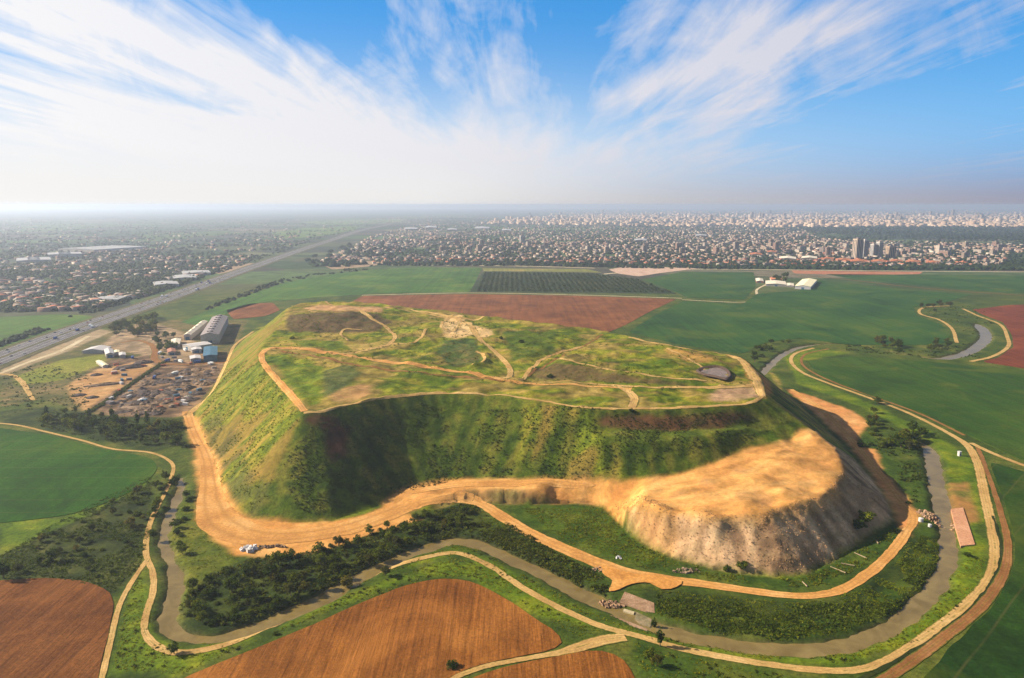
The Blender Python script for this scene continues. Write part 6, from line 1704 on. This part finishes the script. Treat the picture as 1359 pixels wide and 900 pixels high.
def gauss(a0, e0, sa, se, amp, tilt=0.0):
    da = mth(nt, 'SUBTRACT', az, a0); de = mth(nt, 'SUBTRACT', el, e0)
    if tilt:
        de = mth(nt, 'SUBTRACT', de, mth(nt, 'MULTIPLY', da, tilt))
    q = mth(nt, 'ADD', mth(nt, 'POWER', mth(nt, 'DIVIDE', da, sa), 2.0), mth(nt, 'POWER', mth(nt, 'DIVIDE', de, se), 2.0))
    return mth(nt, 'MULTIPLY', mth(nt, 'EXPONENT', mth(nt, 'MULTIPLY', q, -1.0)), amp)


tot = None
for g_ in ((-30, 8.5, 17, 4.4, 0.95, -0.22), (-12, 6.0, 9.5, 3.2, 0.85, -0.25), (-4.5, 11.5, 2.6, 5.5, 0.50, 0.0), (0.5, 7.5, 2.2, 5.0, 0.30, 0.0), (16, 8.8, 6.0, 4.4, 0.72, 0.10), (24, 12.0, 13, 2.6, 0.80, 0.24), (13, 13.2, 5.5, 2.4, 0.5, 0.0), (9, 8.2, 5, 1.0, 0.45, 0.30),
           (-33, 13.5, 9, 2.2, 0.35, -0.2), (-22, 4.0, 25, 2.2, 0.6, 0.0), (4, 3.5, 12, 1.5, 0.40, 0.0),
           (-16, 13.2, 5.0, 2.0, -0.45, -0.25), (-5.8, 7.4, 1.6, 1.8, -0.42, 0), (5.5, 12.5, 2.6, 4.5, -0.40, 0), (-24, 7.4, 8, 0.7, -0.40, -0.17), (27, 6.0, 9, 2.6, -0.45, 0.1)):
    t_ = gauss(*g_); tot = t_ if tot is None else mth(nt, 'ADD', tot, t_)
# elsewhere round the horizon: thin broken cirrus
tex = mth(nt, 'ADD', mth(nt, 'MULTIPLY', mth(nt, 'SUBTRACT', cir, 0.5), 2.4), mth(nt, 'ADD', mth(nt, 'MULTIPLY', mth(nt, 'SUBTRACT', fib, 0.5), 2.1), mth(nt, 'MULTIPLY', mth(nt, 'SUBTRACT', wisp, 0.5), 1.2)))
fade = maprange(nt, el, 1.0, 6.0, 0.25, 1.0)
cl = mth(nt, 'ADD', tot, mth(nt, 'MULTIPLY', tex, fade))
cl = mth(nt, 'ADD', cl, maprange(nt, el, 20, 60, 0.0, 0.25))
cl = mth(nt, 'MINIMUM', mth(nt, 'MAXIMUM', mth(nt, 'MULTIPLY', cl, 0.95), 0.0), 0.97)
hs_ = N(nt, 'ShaderNodeHueSaturation'); hs_.inputs['Saturation'].default_value = 1.6; hs_.inputs['Value'].default_value = 1.0
nt.links.new(sky.outputs[0], hs_.inputs['Color'])
side = maprange(nt, az, -40, 35, 0.0, 1.0)
ccol = mixc(nt, side, (7.6, 7.5, 7.5), (4.7, 4.75, 5.6))
blue = mixc(nt, 0.55, hs_.outputs['Color'], (0.55, 2.9, 7.2))
lowc = ramp(nt, side, [(0.0, (7.2, 7.15, 7.2)), (0.5, (6.6, 6.8, 7.2)), (0.75, (3.2, 5.0, 7.2)), (1.0, (1.5, 4.0, 7.2))])
low = mth(nt, 'EXPONENT', mth(nt, 'MULTIPLY', mth(nt, 'POWER', mth(nt, 'DIVIDE', mth(nt, 'MAXIMUM', el, 0.0), 7.0), 2.0), -1.0))
skyc = mixc(nt, cl, mixc(nt, low, blue, lowc), ccol)
hcol = ramp(nt, side, [(0.0, (7.2, 7.0, 6.75)), (0.45, (6.6, 6.45, 6.3)), (0.7, (4.3, 4.2, 4.4)), (1.0, (2.7, 2.6, 3.2))])
for n_ in nt.nodes:
    pass
hf_ = mth(nt, 'EXPONENT', mth(nt, 'MULTIPLY', mth(nt, 'POWER', mth(nt, 'DIVIDE', mth(nt, 'MAXIMUM', el, 0.0), 2.7), 1.5), -1.0))
skyc = mixc(nt, hf_, skyc, hcol)
# grey upper sky out of view, added to keep the fill light neutral
skyc = mixc(nt, maprange(nt, el, 17, 38, 0.0, 0.85), skyc, (1.65, 1.62, 1.6))
nt.links.new(skyc, bg.inputs['Color']); bg.inputs['Strength'].default_value = 0.057

sun = bpy.data.lights.new('sun', 'SUN'); sun.energy = 5.0; sun.angle = R(0.5); sun.color = (1.0, 0.89, 0.72)
so_ = bpy.data.objects.new('sun', sun); COL.objects.link(so_)
d_ = Vector((math.sin(R(SUN_AZ)) * math.cos(R(SUN_EL)), math.cos(R(SUN_AZ)) * math.cos(R(SUN_EL)), math.sin(R(SUN_EL))))
so_.rotation_euler = d_.to_track_quat('Z', 'Y').to_euler(); so_.location = (-400, 300, 900)

vs = S.view_settings; vs.view_transform = 'Standard'; vs.look = 'None'; vs.exposure = 1.2; vs.gamma = 1.0; vs.use_curve_mapping = False
S.cycles.use_denoising = True
S.cycles.max_bounces = 5; S.cycles.diffuse_bounces = 2; S.cycles.volume_bounces = 1
S.cycles.use_adaptive_sampling = True
